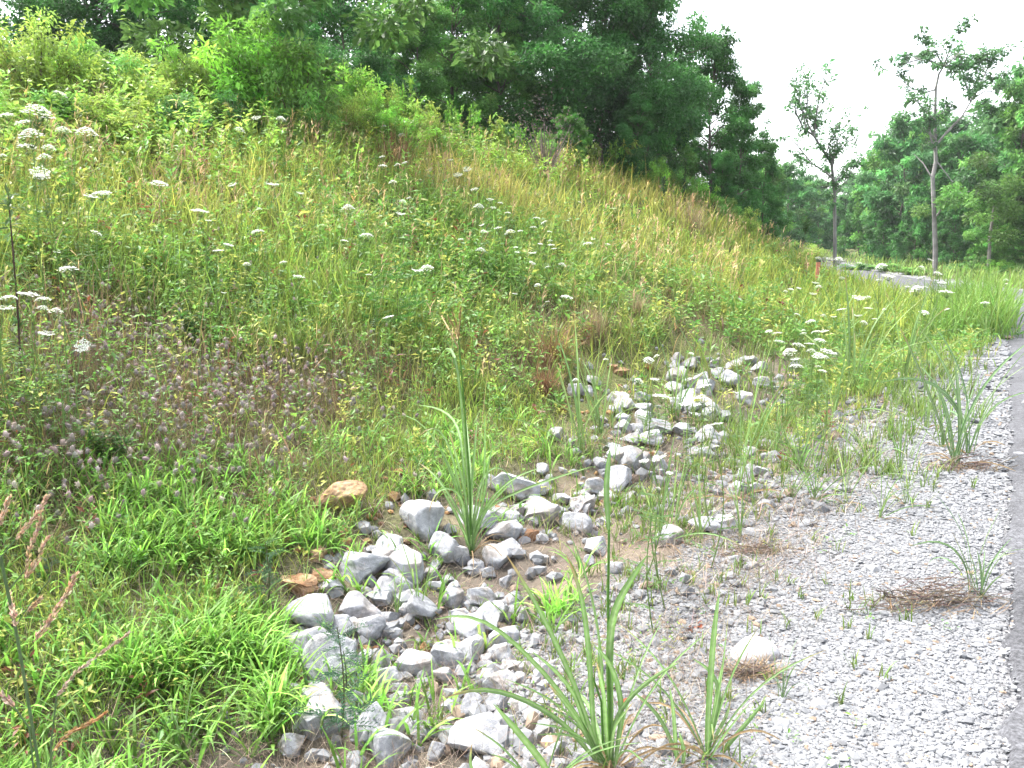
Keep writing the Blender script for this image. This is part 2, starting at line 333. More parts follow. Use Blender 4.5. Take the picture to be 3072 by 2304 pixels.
def grass(n, r0, r1, a0, a1, hmin, hmax, name, seed=0):
    x, y, r = polarpts(n, r0, r1, a0, a1, .8)
    cl = rng.random(n) < .7                                 # most blades stand in tufts
    tx, ty, tr = polarpts(n//14, r0, r1, a0, a1, .8); k = rng.integers(0, len(tx), n)
    x = np.where(cl, tx[k]+rng.normal(0, .035, n)*(1+tr[k]*.05), x); y = np.where(cl, ty[k]+rng.normal(0, .035, n)*(1+tr[k]*.05), y); r = np.hypot(x, y)
    D, dry, br, lush = fields(x, y)
    low = sstep(4.6, 3.0, D)*sstep(9, 6, y)
    keep = rng.random(n) < density(D, x, y)*(1-.55*br)*(1-.35*low); x, y, r, D, dry, br, lush, low, k = [v[keep] for v in (x, y, r, D, dry, br, lush, low, k)]; n = len(x)
    h = (hmin+(hmax-hmin)*vn(x, y, .8, 14))*np.exp(rng.normal(0, .25, n))*(1-.55*low)*(1-.25*br)*(1+.35*dry)
    h = h*np.where(D < 2.2, .8, 1)*(1+.95*sstep(12, 13.5, y)*sstep(21, 19, y)*sstep(1.3, .5, D))
    h = h*np.where((y > 6.5) & (y < 12.3) & (D < 2.6), .72, 1)
    strip = (y > 12.3) & (y < 20) & (D < 1.2) & (D > -.3); h = np.where(strip, rng.uniform(.6, 1.2, n)*np.clip(1.35-D*.5, .6, 1), h)
    s2 = (y > 13) & (y < 21) & (D >= 1.2) & (D < 3.0); h = np.where(s2, rng.uniform(.5, .95, n)*(1-.12*(D-1.2)), h)
    tuftc = rng.random(200000)[k][:, None]
    c = GREEN*(1-tuftc*.6)+YEL*tuftc*.6; c = c*(1-lush[:, None]*.6)+DEEP*1.5*lush[:, None]*.6
    dd = (dry*(.35+.9*rng.random(n)))[:, None]; dd = np.clip(dd, 0, 1)
    c = c*(1-dd)+(YEL*.75+STRAW*.3)*dd; sg = strip[:, None]*.75; c = c*(1-sg)+np.array([.13, .27, .06])*sg; bb = np.clip(br*rng.random(n)*2., 0, 1)[:, None]; c = c*(1-bb)+BROWN*.7*bb
    c = c*np.exp(rng.normal(0, .2, (n, 1)))*np.exp(rng.normal(0, .06, (n, 3)))
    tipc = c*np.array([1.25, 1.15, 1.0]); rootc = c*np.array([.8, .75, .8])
    W = np.clip(.0009*r, .003, .03)*np.exp(rng.normal(0, .3, n))*1.1
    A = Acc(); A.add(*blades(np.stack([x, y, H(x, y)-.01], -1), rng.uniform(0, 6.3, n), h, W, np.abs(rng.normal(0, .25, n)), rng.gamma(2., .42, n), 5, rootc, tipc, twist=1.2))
    print(name, n); return A
tag(grass(260000, 1.7, 34, -62, 48, .22, .46, 'grass').obj('grass', M_blade), label='uneven green and yellow grass covering the bank', kind='stuff')
n = 16000; x, y, r = polarpts(n, 30, 75, 8, 45, 1.); D = DD(x, y); k = (D < -ROADW-.4) | (D > .1); x, y, r = x[k], y[k], r[k]; n = len(x)
A = Acc(); c = jit((.2, .3, .07), n, .3, .08); A.add(*blades(np.stack([x, y, H(x, y)-.02], -1), rng.uniform(0, 6.3, n), rng.uniform(.25, .8, n), .05, np.abs(rng.normal(0, .3, n)), rng.gamma(2, .4, n), 3, c*.8, c*1.1))
tag(A.obj('far_grass', M_blade), label='rough grass beyond the road at the foot of the woods', kind='stuff')

# dry seed stalks on the upper bank
n = 19000; x, y, r = polarpts(n, 3, 34, -60, 45, .55); D, dry, br, lush = fields(x, y)
keep = rng.random(n) < np.clip(dry*1.6*(vn(x, y, .9, 15) > .38), 0.04, 1)*sstep(2.6, 4.0, D); x, y, r = x[keep], y[keep], r[keep]; n = len(x)
A = Acc(); c = jit(STRAW*[.9, .85, .9], n, .25, .08); az = rng.normal(1.2, 1.1, n); h = rng.uniform(.4, .85, n)
P = np.stack([x, y, H(x, y)], -1); W = np.clip(.0006*r, .002, .012)
A.add(*blades(P, az, h, W, np.abs(rng.normal(.1, .15, n)), rng.gamma(1.6, .35, n), 6, c*.8, c))
for q in range(5):         # side branches of the seed head, near the top
    tt = rng.uniform(.7, .97, n); dx = .2*h*tt*.6
    A.add(*blades(P+np.stack([dx*np.sin(az), dx*np.cos(az), h*tt*.93], -1), az+rng.normal(0, .8, n), rng.uniform(.05, .14, n), W*1.6, rng.uniform(.2, .9, n), rng.uniform(.3, 1.2, n), 2, c, c*1.15))
tag(A.obj('dry_grass', M_dry), label='straw coloured seeding grass standing on the upper bank', kind='stuff')
print('straw', n)

# leafy weeds
def weeds(n, r0, r1, a0, a1, hh, name, K=16, leafL=.032, pw=.8, sel=None, tint=None):
    x, y, r = polarpts(n, r0, r1, a0, a1, pw); D, dry, br, lush = fields(x, y)
    keep = rng.random(n) < (density(D, x, y)*(.35+.65*lush+.3*(vn(x, y, .7, 17) > .5))*(1-.5*dry)*(1-.6*br) if sel is None else sel(x, y, D)); x, y, r, dry, br, lush, D = [v[keep] for v in (x, y, r, dry, br, lush, D)]; n = len(x)
    low = sstep(4.4, 3.0, D)*sstep(9, 6, y); kk = rng.random(n) > .5*low; x, y, r, dry, br, lush, D, low = [v[kk] for v in (x, y, r, dry, br, lush, D, low)]; n = len(x)
    h = hh*np.exp(rng.normal(0, .3, n))*(1-.6*low); az = rng.uniform(0, 6.3, n); ln = np.abs(rng.normal(0, .2, n))
    P = np.stack([x, y, H(x, y)], -1); tip = P+np.stack([np.sin(az)*h*np.sin(ln), np.cos(az)*h*np.sin(ln), h*np.cos(ln)], -1)
    tc_ = rng.random((n, 1)); c = DEEP*1.5*(1-tc_)+(GREEN*1.1)*tc_; yy_ = (rng.random((n, 1)) < .18)*1.0; c = c*(1-yy_)+YEL*.9*yy_
    rd_ = (rng.random((n, 1)) < .035)*1.0; c = c*(1-rd_)+np.array([.16, .06, .03])*rd_
    if tint is not None: c = np.array(tint)*np.exp(rng.normal(0, .22, (n, 1)))*np.exp(rng.normal(0, .1, (n, 3)))
    A = Acc(); W = np.clip(.0007*r, .003, .01)
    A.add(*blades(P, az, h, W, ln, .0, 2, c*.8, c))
    t_ = rng.uniform(.15, 1, (n, K)); Q = P[:, None]*(1-t_[..., None])+tip[:, None]*t_[..., None]
    a = rng.uniform(0, 6.3, (n, K)); el = rng.uniform(-.2, .9, (n, K)); Dv = np.stack([np.sin(a)*np.cos(el), np.cos(a)*np.cos(el), np.sin(el)], -1)
    spread = (rng.random((n, K))*.05+.0)[..., None]
    Q = Q+Dv*spread*np.array([1, 1, .4])
    LL = np.repeat((leafL*np.clip(r/5, .7, 2.0))[:, None], K, 1)*np.exp(rng.normal(0, .3, (n, K)))
    cc = np.repeat(c[:, None], K, 1)*np.exp(rng.normal(0, .18, (n, K, 1)))
    A.add(*leaves(Q.reshape(-1, 3), Dv.reshape(-1, 3), LL.ravel(), LL.ravel()*.45, cc.reshape(-1, 3), .7))
    print(name, n); return A
tag(weeds(30000, 2.0, 32, -62, 46, .33, 'weeds', K=20).obj('undergrowth', M_leaf), label='leafy green weeds mixed through the grass of the bank', kind='stuff')

tag(weeds(14000, 6, 26, -62, 30, .55, 'brush', K=30, leafL=.036, pw=1., tint=(.24, .38, .07), sel=lambda x, y, D: sstep(7.2, 9.5, D+(vn(x, y, .6, 31)-.5)*2.5)*sstep(20, 15, D)*(.3+.7*sstep(.35, .6, vn(x, y, 1.0, 32)))).obj('brush', M_leaf), label='light yellow-green leafy brush running into the shrubs on top of the bank', kind='stuff')
# broad light green grass at the foot of the bank, leaves leaning over
n = 27000; x, y, r = polarpts(n, 1.5, 7.5, -52, 8, .9); D = DD(x, y)
wgt = (1-.93*inpile(x, y))*(1-.95*np.clip(blob(x, y, 333, 510, .2)+blob(x, y, 303, 598, .18)+blob(x, y, 316, 568, .12), 0, 1))*sstep(1.9, 2.4, D+.4*sstep(3.2, 2.4, y)+(vn(x, y, 1.8, 19)-.5)*.9)*sstep(4.1, 3.3, D-(vn(x, y, 1.1, 20)-.5)*1.2)*sstep(7.5, 5.5, y)*(.1+.9*sstep(.42, .6, vn(x, y, 3.2, 21)))*(1-.75*sstep(3.1, 4.0, y+.25*x))
keep = rng.random(n) < wgt; x, y, r = x[keep], y[keep], r[keep]; n = len(x); K = 5
A = Acc(); P = np.repeat(np.stack([x, y, H(x, y)-.005], -1), K, 0); c = np.repeat(jit((.17, .34, .055), n, .38, .06), K, 0)*np.exp(rng.normal(0, .12, (n*K, 1)))
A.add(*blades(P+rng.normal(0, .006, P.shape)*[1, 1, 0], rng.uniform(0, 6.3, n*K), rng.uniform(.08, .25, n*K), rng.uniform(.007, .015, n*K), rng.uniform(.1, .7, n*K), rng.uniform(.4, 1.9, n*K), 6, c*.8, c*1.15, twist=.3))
tag(A.obj('crabgrass', M_blade), label='bright green low broad-bladed grass at the foot of the bank', kind='stuff')
print('crab', n)

# dead stalks and thatch, tangled on the ground
n = 230000; x, y, r = polarpts(n, 1.3, 24, -60, 42, .8); D, dry, br, lush = fields(x, y)
br = np.clip(br*1.3, 0, 1)
shoulder = sstep(.55, 1.0, D)*sstep(3.6, 2.4, D)*(.5+.5*sstep(.4, .55, vn(x, y, 1.6, 23)))
keep = rng.random(n) < np.clip(np.maximum(shoulder*.75, br*.8)+sstep(2.4, 3.0, D)*(.2+.35*sstep(6, 4, y)), 0, 1); x, y, r = x[keep], y[keep], r[keep]; n = len(x)
A = Acc(); c = jit((.26, .205, .155), n, .45, .06)
A.add(*blades(np.stack([x, y, H(x, y)+rng.random(n)*.03], -1), rng.uniform(0, 6.3, n), rng.uniform(.04, .17, n), np.clip(.0006*r, .0016, .008), rng.uniform(.6, 1.6, n), rng.normal(0, .7, n), 4, c*.8, c, twist=1.5))
tag(A.obj('dead_grass', M_dry), label='tangled dead brown stalks lying over soil and stones', kind='stuff')
print('thatch', n)

# clover patch with fuzzy grey-pink heads
pts = []
for (px, py, ra, nn) in ((150, 400, .9, 330), (230, 425, .55, 150), (60, 500, .45, 110), (300, 405, .5, 110), (190, 480, .45, 90), (110, 350, .7, 90), (320, 330, 1.0, 30), (240, 290, 1.4, 40)):
    c = at(px, py); pts.append(np.stack([c[0]+rng.normal(0, ra*.6, nn), c[1]+rng.normal(0, ra*.6, nn)], -1))
q = np.concatenate(pts); q = q[DD(q[:, 0], q[:, 1]) > 2.6]; x, y = q.T; n = len(x); h = rng.uniform(.12, .34, n)
A = Acc(); P = np.stack([x, y, H(x, y)], -1); az = rng.uniform(0, 6.3, n); c = jit((.15, .10, .065), n, .3)
A.add(*blades(P, az, h, .003, .2, .2, 3, c, c)); topp = P+np.stack([np.sin(az)*h*.27, np.cos(az)*h*.27, h*.93], -1)
sz = rng.uniform(.009, .014, n); B = IV[None]*np.array([.85, .85, 1.35])*sz[:, None, None]
hc_ = jit((.34, .285, .255), n, .28, .05)
tilt = rng.normal(0, .5, n); cc_, ss_ = np.cos(tilt)[:, None], np.sin(tilt)[:, None]
B = np.stack([B[..., 0]*cc_-B[..., 2]*ss_, B[..., 1]*np.ones_like(cc_), B[..., 0]*ss_+B[..., 2]*cc_], -1)
A.add(B+topp[:, None], ((np.arange(n)*12)[:, None, None]+IF[None]).reshape(-1, 3), np.repeat(hc_*.85, 12, 0))
K = 26; d = rnd_dir(n*K); Q = np.repeat(topp, K, 0)+d*np.repeat(sz, K)[:, None]*np.array([.8, .8, 1.2]); cc = np.repeat(hc_, K, 0)*np.exp(rng.normal(0, .15, (n*K, 1)))
A.add(*leaves(Q, d+[0, 0, .4], .009, .0022, cc, .2))
K = 7; tt = rng.uniform(.1, .8, (n*K, 1)); Q = np.repeat(P, K, 0)*(1-tt)+np.repeat(topp, K, 0)*tt; a = rng.uniform(0, 6.3, n*K)
A.add(*leaves(Q, np.stack([np.sin(a), np.cos(a), .4+0*a], -1), .022, .008, jit((.12, .10, .055), n*K, .3), .6))
tag(A.obj('clover_flowers', M_dry), label='fuzzy grey-pink clover heads over brown stems low on the bank', kind='stuff')

# small weeds seeded into the gravel shoulder
A = weeds(6000, 1.6, 22, -35, 40, .07, 'gravel weeds', K=9, leafL=.018, sel=lambda x, y, D: sstep(.02, .2, D)*sstep(3.0, 2.4, D)*(vn(x, y, 2.5, 25) > .5)*(.15+.85*sstep(.7, 1.1, D)))
n = 22000; x, y, r = polarpts(n, 1.6, 24, -35, 40, .75); D = DD(x, y); k = (rng.random(n) < sstep(.05, .9, D)*sstep(3.2, 2.6, D)*(.12+.9*(vn(x, y, 2.2, 26) > .5))*(.25+.75*sstep(3.5, 5.5, y))*(1-.6*inpile(x, y))); x, y = x[k], y[k]; n = len(x); K = 7
P = np.repeat(np.stack([x, y, H(x, y)], -1), K, 0)+rng.normal(0, .012, (n*K, 3))*[1, 1, 0]; c = jit((.16, .24, .055), n*K, .25, .08)
A.add(*blades(P, rng.uniform(0, 6.3, n*K), rng.uniform(.04, .17, n*K)*np.repeat(.6+1.6*sstep(3.5, 8, y), K), .005+.0003*np.repeat(y, K), rng.uniform(0, .5, n*K), rng.uniform(.1, 1.2, n*K), 4, c*.8, c))
tag(A.obj('verge_weeds', M_leaf), label='sparse low weeds growing up through the gravel and stones', kind='stuff')
# ------------------------------------------------------------------ rocks: each one an object
def rock_mesh(name, m, seed, col, planes=13, rough_=.022, strat=False, worn=5):
    r_ = np.random.default_rng(seed)
    import bmesh
    bm = bmesh.new(); bmesh.ops.create_icosphere(bm, subdivisions=5, radius=1); V = np.array([v.co[:] for v in bm.verts]); Fc = np.array([[v.index for v in f.verts] for f in bm.faces]); bm.free()
    S = V.copy()*1.35
    for k in range(planes):
        nn = r_.normal(size=3); nn /= np.linalg.norm(nn); d = r_.uniform(.6, .97)
        e_ = S@nn-d; S = S-np.outer(np.where(e_ > 0, e_, 0)*.985, nn)
    E_ = np.concatenate([Fc[:, [0, 1]], Fc[:, [1, 2]], Fc[:, [2, 0]]]); E_ = np.concatenate([E_, E_[:, ::-1]]); cnt = np.bincount(E_[:, 0], minlength=len(S))[:, None]
    for _ in range(worn):                 # wear the edges round
        a_ = np.zeros_like(S); np.add.at(a_, E_[:, 0], S[E_[:, 1]]); S = S*.35+a_/cnt*.65
    S = S/np.abs(S).max(0)
    for s_, a_ in ((1.6, .10), (4, rough_*1.6), (9, rough_)):
        S = S+V*((vn(S[:, 0]+seed, S[:, 1]+S[:, 2]*.7, s_)+vn(S[:, 1]-seed, S[:, 2]+S[:, 0]*.6, s_, 3)-1)*a_)[:, None]
    if strat: S = S*(1+.03*np.sign(np.sin(S[:, 2:3]*16+S[:, 0:1]*2)))
    A = Acc(); c = np.array(col)*np.ones((len(S), 1))
    if strat:
        bnd = np.sin(S[:, 2]*9+S[:, 0]*2+2*vn(S[:, 0], S[:, 1], 2))[:, None]*.5+.5; c = c*(1-bnd)+np.array([.36, .24, .14])*bnd
    st = sstep(.5, .8, vn(S[:, 0]+seed*3, S[:, 1]+S[:, 2], 1.8, 4))[:, None]*.6; c = c*(1-st)+c*np.array([.75, .62, .48])*st
    A.add(S, Fc, c); me = A.mesh(name, m, smooth=False)
    return me
GREY = [rock_mesh('rock', M_stone, 100+i, np.array([.385, .39, .41])*v) for i, v in enumerate((1, .9, 1.1, .95, 1.05, .85, 1.08, .98, .92, 1.0, 1.12, .88))]
TAN = [rock_mesh('rock', M_tan, 200+i, c, 9, .035, st) for i, (c, st) in enumerate((([.30, .20, .11], 0), ([.24, .14, .075], 1), ([.32, .22, .13], 0), ([.27, .15, .07], 0)))]
ORD = ['first', 'second', 'third', 'fourth', 'fifth', 'sixth', 'seventh', 'eighth', 'ninth', 'tenth', 'eleventh', 'twelfth', 'thirteenth', 'fourteenth']
WHITE = rock_mesh('rock', M_stone, 171, [.60, .59, .60], 12, .012, worn=60)
rocks = []
def rock(px, py, wp, hp, kind='g', label=None, lift=0.):
    # px,py centre of the rock as seen; wp,hp its width and height there
    base = at(px, py+hp*.32); dep = (base-np.array([0, 0, CAM_Z]))@fw
    rw = wp*dep/F/2; rh = hp*dep/F/2
    elev = math.atan2(CAM_Z-base[2], math.hypot(base[0], base[1]))
    rz = max(min(rh*1.05, rw*.95), rw*.45); ry = max(rw*.7, min(rw*1.15, (rh-rz*math.cos(elev)*.5)/max(math.sin(elev), .25)))
    me = (GREY if kind == 'g' else TAN)[rng.integers(0, 12 if kind == 'g' else 4)] if kind not in 'sw' else (TAN[1] if kind == 's' else WHITE)
    o = bpy.data.objects.new('rock' if kind in 'gw' else 'tan_rock', me); C.objects.link(o)
    o.scale = (rw*1.4, ry*1.35, rz*1.32); o.rotation_euler = (rng.normal(0, .22), rng.normal(0, .22), rng.choice([0, math.pi])+rng.normal(0, .3))
    ctr = np.array([base[0], base[1]+ry*.25, 0]); ctr[2] = zz(base[0], base[1]+ry*.25)+rz*.38+lift
    o.location = [float(v) for v in ctr]
    rocks.append((o, px, py, wp, hp, kind, label))
    return o
zA = lambda x, y: (266.7+x/5.505, 466.7+y/5.505)
N1 = [(1365,120,250,130,'flat grey boulder with a dark face behind the tall grass clump'),(1510,260,180,160,'blocky grey rock right of the tall grass clump, next to a paler one'),(1680,310,160,140,'pale lumpy rock at the right end of the row behind the grass stems'),
(1180,310,180,110),(1330,365,190,120,'bright white slab leaning just right of the grass clump base'),(1290,275,150,60),(850,320,200,190,'tall grey slab sloping down left of the tall grass clump'),(705,460,140,120),(770,560,170,140),(510,570,240,150,'large smooth pale rock at the top left corner of the pile'),
(640,520,120,100),(700,630,170,110),(665,695,170,110),(965,430,160,150),(1030,500,120,100),(1140,545,80,100),(1000,620,50,70),(1280,500,150,120),(1330,450,110,70),(1225,590,60,80),(350,680,90,80),(275,810,230,170,'big rounded grey rock at the left edge of the near pile'),
(500,790,200,130),(610,740,140,70),(850,800,230,120,'long low grey rock with a flat front face in the middle of the pile'),(800,740,120,60),(1010,740,110,90),(1190,735,130,100),(1035,680,60,60),(1280,790,90,130),(1070,840,100,70),(1190,860,160,130),(1360,760,100,80),
(230,990,200,230,'large upright grey rock on left rim with a dark gap beneath'),(400,900,200,110),(385,1090,290,230,'largest pale flat-topped rock, behind the feathery green weed'),(580,900,140,130),(665,850,100,80),(985,1030,190,140,'dark-faced grey rock overhanging a deep shadow in the pile'),
(1140,900,160,160),(1120,1000,140,200),(1280,960,160,110),(1290,1040,110,100),(1215,1065,60,80),(1350,1110,90,110),(1430,1120,80,70),(1300,1190,150,110,'pointed bright rock with a shadowed right edge, near the arching blade'),(1180,1210,80,60),(630,1090,100,120),(680,1180,160,110),
(830,1100,190,110),(740,1230,90,50),(240,1290,150,170),(310,1380,190,200,'rounded pale grey rock below the feathery weed on the left rim'),(500,1300,110,90),(560,1440,170,200),(780,1400,220,110,'thin slab of grey stone tilted up like a lid near the front'),(830,1470,150,80),(650,1580,200,190,'pale pointed rock cut by the bottom of the view'),
(1135,1310,110,150),(1285,1310,100,130),(1375,1320,90,100),(1050,870,90,90),(970,1160,110,80),(1150,1500,280,180,'wide flat-faced grey rock at the front with brown leaves below it'),(940,1600,90,80),(130,1560,120,170),(180,1480,90,60),(1500,1170,60,60),(1450,1610,120,60),(130,1260,100,90),
(1810,450,100,90),(1740,240,90,70),(1820,110,60,80),(1230,90,80,60),(1510,130,60,90),(1380,250,80,80),(1780,530,60,50),(1570,1600,140,70),(900,600,60,60),(930,560,50,60),(1310,650,70,50),(1420,840,90,80),(1080,1130,70,60),(760,820,80,60),(480,880,70,50),(1400,1180,70,60),(1500,1280,60,50),(330,1240,60,50)]
for r_ in N1: x_, y_ = zA(r_[0], r_[1]); rock(x_, y_, r_[2]/5.505, r_[3]/5.505, 'g', r_[4] if len(r_) > 4 else None, lift=.01)
for (a, b, c_, d, k, l) in ((365,175,260,120,'t','large tan boulder half hidden in grass above the grey rocks'),(190,660,170,130,'s','striped orange-brown rock like split wood beside the grey pile'),(320,610,140,80,'t','rusty orange stone lying above the small pale rock'),(265,495,130,80,'t','cream and ochre stone with a white face in the ditch bank'),(865,1000,50,60,'t','small peach coloured stone between grey rocks in the pile')):
    x_, y_ = zA(a, b); rock(x_, y_, c_/5.505, d/5.505, k, l)
zB = lambda x, y: (433.3+x/6.19, 500+y/6.19)
rock(*zB(1110, 420), 16, 14, 'g', 'grey stone alone in the weeds right of the tall blade stem')
rock(755, 648, 40, 26, 'w', 'large white rounded rock lying alone on the open gravel')
rock(*zB(1440, 240), 26, 18, 'g', 'pale double-lobed rock at the edge of gravel and weeds')
rock(706+170/6.19, 500+385/6.19, 17, 10, 'g', 'flat pale stone alone on the gravel, toward the twig heap')
rock(*zB(1960, 420), 15, 7, 'g', 'small bright stone near the gravel weeds')
for (px, py, w_, h_, l) in ((166,685,12,9,'small white-pink stone shining in the low bright grass'),(218,592,18,16,'pinkish tan stone among the broad low grass'),(247,655,18,14,'buff stone at the edge of the low grass near the rock pile'),(65,668,14,11,'ochre stone low in the bright grass near the seed stalks'),(250,690,14,11,'rusty pebble-sized stone left of the pile rim'),(196,678,13,9,'tan stone beside the white-pink one in the grass')):
    rock(px, py, w_, h_, 't', l)
zC = lambda x, y: (533.3+x/8.297, 333.3+y/8.297)
N2 = [(190,860,90,70),(320,910,40,60),(410,950,40,40),(350,480,90,90),(440,490,80,60),(490,400,80,60),(720,540,110,90),(780,600,100,80),(700,640,80,80),(890,530,90,100),(910,630,90,60),(925,720,110,120,'smooth grey egg-shaped rock among the upper white rocks'),(1195,480,110,80),(1290,430,100,80),(1400,390,90,60),(1425,460,120,90),(1300,530,110,90),
(1195,590,100,60),(1290,610,140,110),(1400,590,120,110),(1480,650,120,90),(1340,700,70,50),(1440,700,100,70),(740,720,80,90),(760,790,80,80),(840,800,90,70),(1060,800,130,80),(1230,800,100,80),(820,890,110,70),(980,890,160,80,'long white rock, widest of the upper white rocks'),(1450,840,130,90),(1390,890,90,50),(1520,940,60,50),(560,730,60,60),
(1180,370,110,90),(1190,220,80,60),(1175,285,60,60),(1300,260,110,60),(1540,330,80,100),(1610,380,110,110,'slanting grey rock behind the white rocks, on the far side'),(1660,290,100,60),(1510,260,80,60),(1800,230,100,60),(1880,300,120,60),(1900,415,90,60),(1760,550,100,70),(700,1030,110,100),(660,970,100,70),(800,1080,140,130),(900,1090,100,90),(1040,1090,80,70),
(730,1200,150,160,'dark-sided grey block standing in front of the upper white rocks'),(520,1280,110,110),(420,1440,130,110),(560,1110,100,80),(620,1370,120,70),(80,1150,80,70),(80,1290,90,70),(400,1360,90,60),(230,1390,90,60),(1410,1010,100,70),(1330,1020,60,70),(1790,1190,100,60),(1880,1160,90,70),(1790,1010,90,50),(1450,1600,180,80),(1600,1590,120,80),(1720,1300,110,80),(810,1370,80,70)]
n1c = len(rocks)
for r_ in N2: x_, y_ = zC(r_[0], r_[1]); rock(x_, y_, r_[2]/8.297*1.3, r_[3]/8.297*1.3, 'g', r_[4] if len(r_) > 4 else None, lift=.015)
rock(620, 372, 13, 8, 't', 'tan stone on the bare orange earth above the white rocks'); rock(612, 368, 9, 7, 't', 'small buff stone left of the tan one on bare orange earth')
# a label that finds each of the others: band of the pile, then order from the left
bands = {}
for i_, (o, px, py, wp, hp, kd, lab) in enumerate(rocks):
    if lab is None: bands.setdefault((i_ >= n1c, int((py-330)//24 if i_ >= n1c else (py-466)//27)), []).append((px, o, wp, py))
def sizeword(w_, far): return ('small' if w_ < (9 if far else 15) else 'medium-sized' if w_ < (13 if far else 26) else 'large')
for (far, b_), L_ in bands.items():
    L_.sort(key=lambda t_: t_[0])
    where = ['top', 'second', 'third', 'fourth', 'fifth', 'sixth', 'seventh', 'eighth', 'ninth', 'tenth', 'lowest', 'lowest'][min(b_, 11)]
    pile = 'upper white rocks' if far else 'near rock pile'
    for q, (px, o, wp, py) in enumerate(L_):
        tag(o, f"{sizeword(wp, far)} {'white' if far else 'grey'} rock, {ORD[min(q, 13)]} from left in {where} row of {pile}")
for (o, px, py, wp, hp, kd, lab) in rocks:
    tag(o, lab, 'rock', 'rocks laid in the ditch' if kd in 'gw' else 'tan stones on the bank foot')

# ------------------------------------------------------------------ wild carrot flowers
def umbel(seed, dome):
    r_ = np.random.default_rng(seed); A = Acc(); n = 46; ga = 2.39996
    rr_ = np.sqrt((np.arange(n)+.5)/n)*.46; th = np.arange(n)*ga+r_.normal(0, .15, n); x = rr_*np.cos(th); y = rr_*np.sin(th); z = dome*(1-(rr_/.5)**2)*.4+r_.normal(0, .03, n)
    for k in range(n):
        m = 9; a = r_.uniform(0, 6.3, m); q = np.sqrt(r_.random(m))*.07*(1.1 if rr_[k] < .3 else .9)
        Pk = np.stack([x[k]+q*np.cos(a), y[k]+q*np.sin(a), z[k]+.02*(1-q/.07)+r_.normal(0, .006, m)], -1)
        d = np.stack([np.cos(a), np.sin(a), r_.uniform(.1, .6, m)], -1)
        V, Fq, c = leaves(Pk-d*.025, d, .055, .05, np.full((m, 3), 1.)*r_.uniform(.72, .84, (m, 1))*[.98, 1, .93], .9); A.add(V, Fq, c)
    B = Acc()
    for k in range(0, n, 2):
        V, Fq = tube([[0, 0, -.36], [x[k]*.6, y[k]*.6, -.2], [x[k], y[k], z[k]-.01]], [.008, .006, .004], 3); B.add(V, Fq, [.12, .19, .06])
    for k in range(9):
        a = k*.7; V, Fq, c = leaves(np.array([[0, 0, -.36]]), np.array([[math.cos(a), math.sin(a), -.2]]), .22, .02, np.array([[.1, .17, .05]])); B.add(V, Fq, c)
    return A.mesh('flower_head', M_petal), B.mesh('flower_rays', M_leaf)
UMB = [umbel(40+i, d) for i, d in enumerate((.15, .5, .9, -.3, .3))]
def stem_mesh(seed):
    r_ = np.random.default_rng(seed); t = np.linspace(0, 1, 8); bx = r_.normal(0, .05); by = r_.normal(0, .05)
    P = np.stack([bx*np.sin(t*3.1), by*np.sin(t*2.5), t], -1); A = Acc(); V, Fq = tube(P, np.interp(t, [0, 1], [.0022, .0012])/.6, 5); A.add(V, Fq, [.17, .27, .08])
    for k in range(4):
        tt = r_.uniform(.1, .7); a = r_.uniform(0, 6.3); p0 = np.array([bx*math.sin(tt*3.1), by*math.sin(tt*2.5), tt]); d = np.array([math.cos(a), math.sin(a), .6])
        for s_ in range(5):
            q = p0+d*.045*s_*.8
            for sd_ in (-1, 1):
                V, Fq, c = leaves(q[None], (d*.5+sd_*np.array([-math.sin(a), math.cos(a), 0]))[None], .05*(1.2-.15*s_), .014, np.array([[.08, .15, .04]])); A.add(V, Fq, c)
    return A.mesh('flower_stem', M_leaf)
STEM = [stem_mesh(60+i) for i in range(4)]
FL = []
def fl(T, sx, sy, ox, oy, hh, face=0): FL.extend([(ox+a/sx, oy+b/sy, c/sx, hh, face) for (a, b, c) in T])
HX = .2
fl([(390,615,90),(245,765,190),(145,800,110),(560,880,130),(205,900,150),(175,960,130),(315,973,85),(20,1018,50),(290,1035,90),(260,1115,120),(255,1157,70),(590,1265,90),(660,1255,115),(1030,1195,110),(620,1515,70),(1295,1370,110),(1660,760,60),(1820,782,70),(1550,855,70),(1765,1187,80),(1505,1193,55),(1945,1247,50),(1680,1362,38),(1350,1430,40),(1668,1508,80),(1480,1588,65),(1415,1625,65),(410,860,90),(40,750,90),(370,1635,40)],6.48,6.48,0,0,.55)
fl([(450,790,55),(275,822,35),(390,878,45),(265,1020,40),(413,1058,40),(270,1080,55),(365,1075,40),(708,1033,35),(815,1095,55),(755,1130,60),(335,1190,55),(863,1227,55),(965,1293,50),(397,1313,45),(437,1285,35),(45,1362,95),(385,1380,60),(890,1350,75),(1030,1318,35),(985,1347,40),(1080,1383,40),(910,1455,40),(1015,1478,55),(1265,1418,50),(1315,1445,45),(1245,1475,45),(1095,1518,90),(1160,1498,35),(920,1508,45),(165,1532,80),(20,1562,50),(775,1555,40),(1290,1583,35),(1360,1590,45),(1378,1612,35),(1130,1603,35),(1143,1630,40),(1240,1635,50),(1598,1585,65),(1725,1587,40),(1350,1503,35),(902,1632,65),(1355,1565,30),(1635,1547,30),(1545,1312,25)],6.48,6.48,341.3,0,.5)
fl([(440,95,115),(55,280,100),(185,250,120),(278,290,95),(40,330,100),(275,353,75),(360,375,90),(300,495,95),(1600,62,50),(1835,45,50),(1937,135,75),(1450,235,35)],6.48,6.48,0,256,.5); fl([(530,580,95)],6.48,6.48,0,256,.4,1)
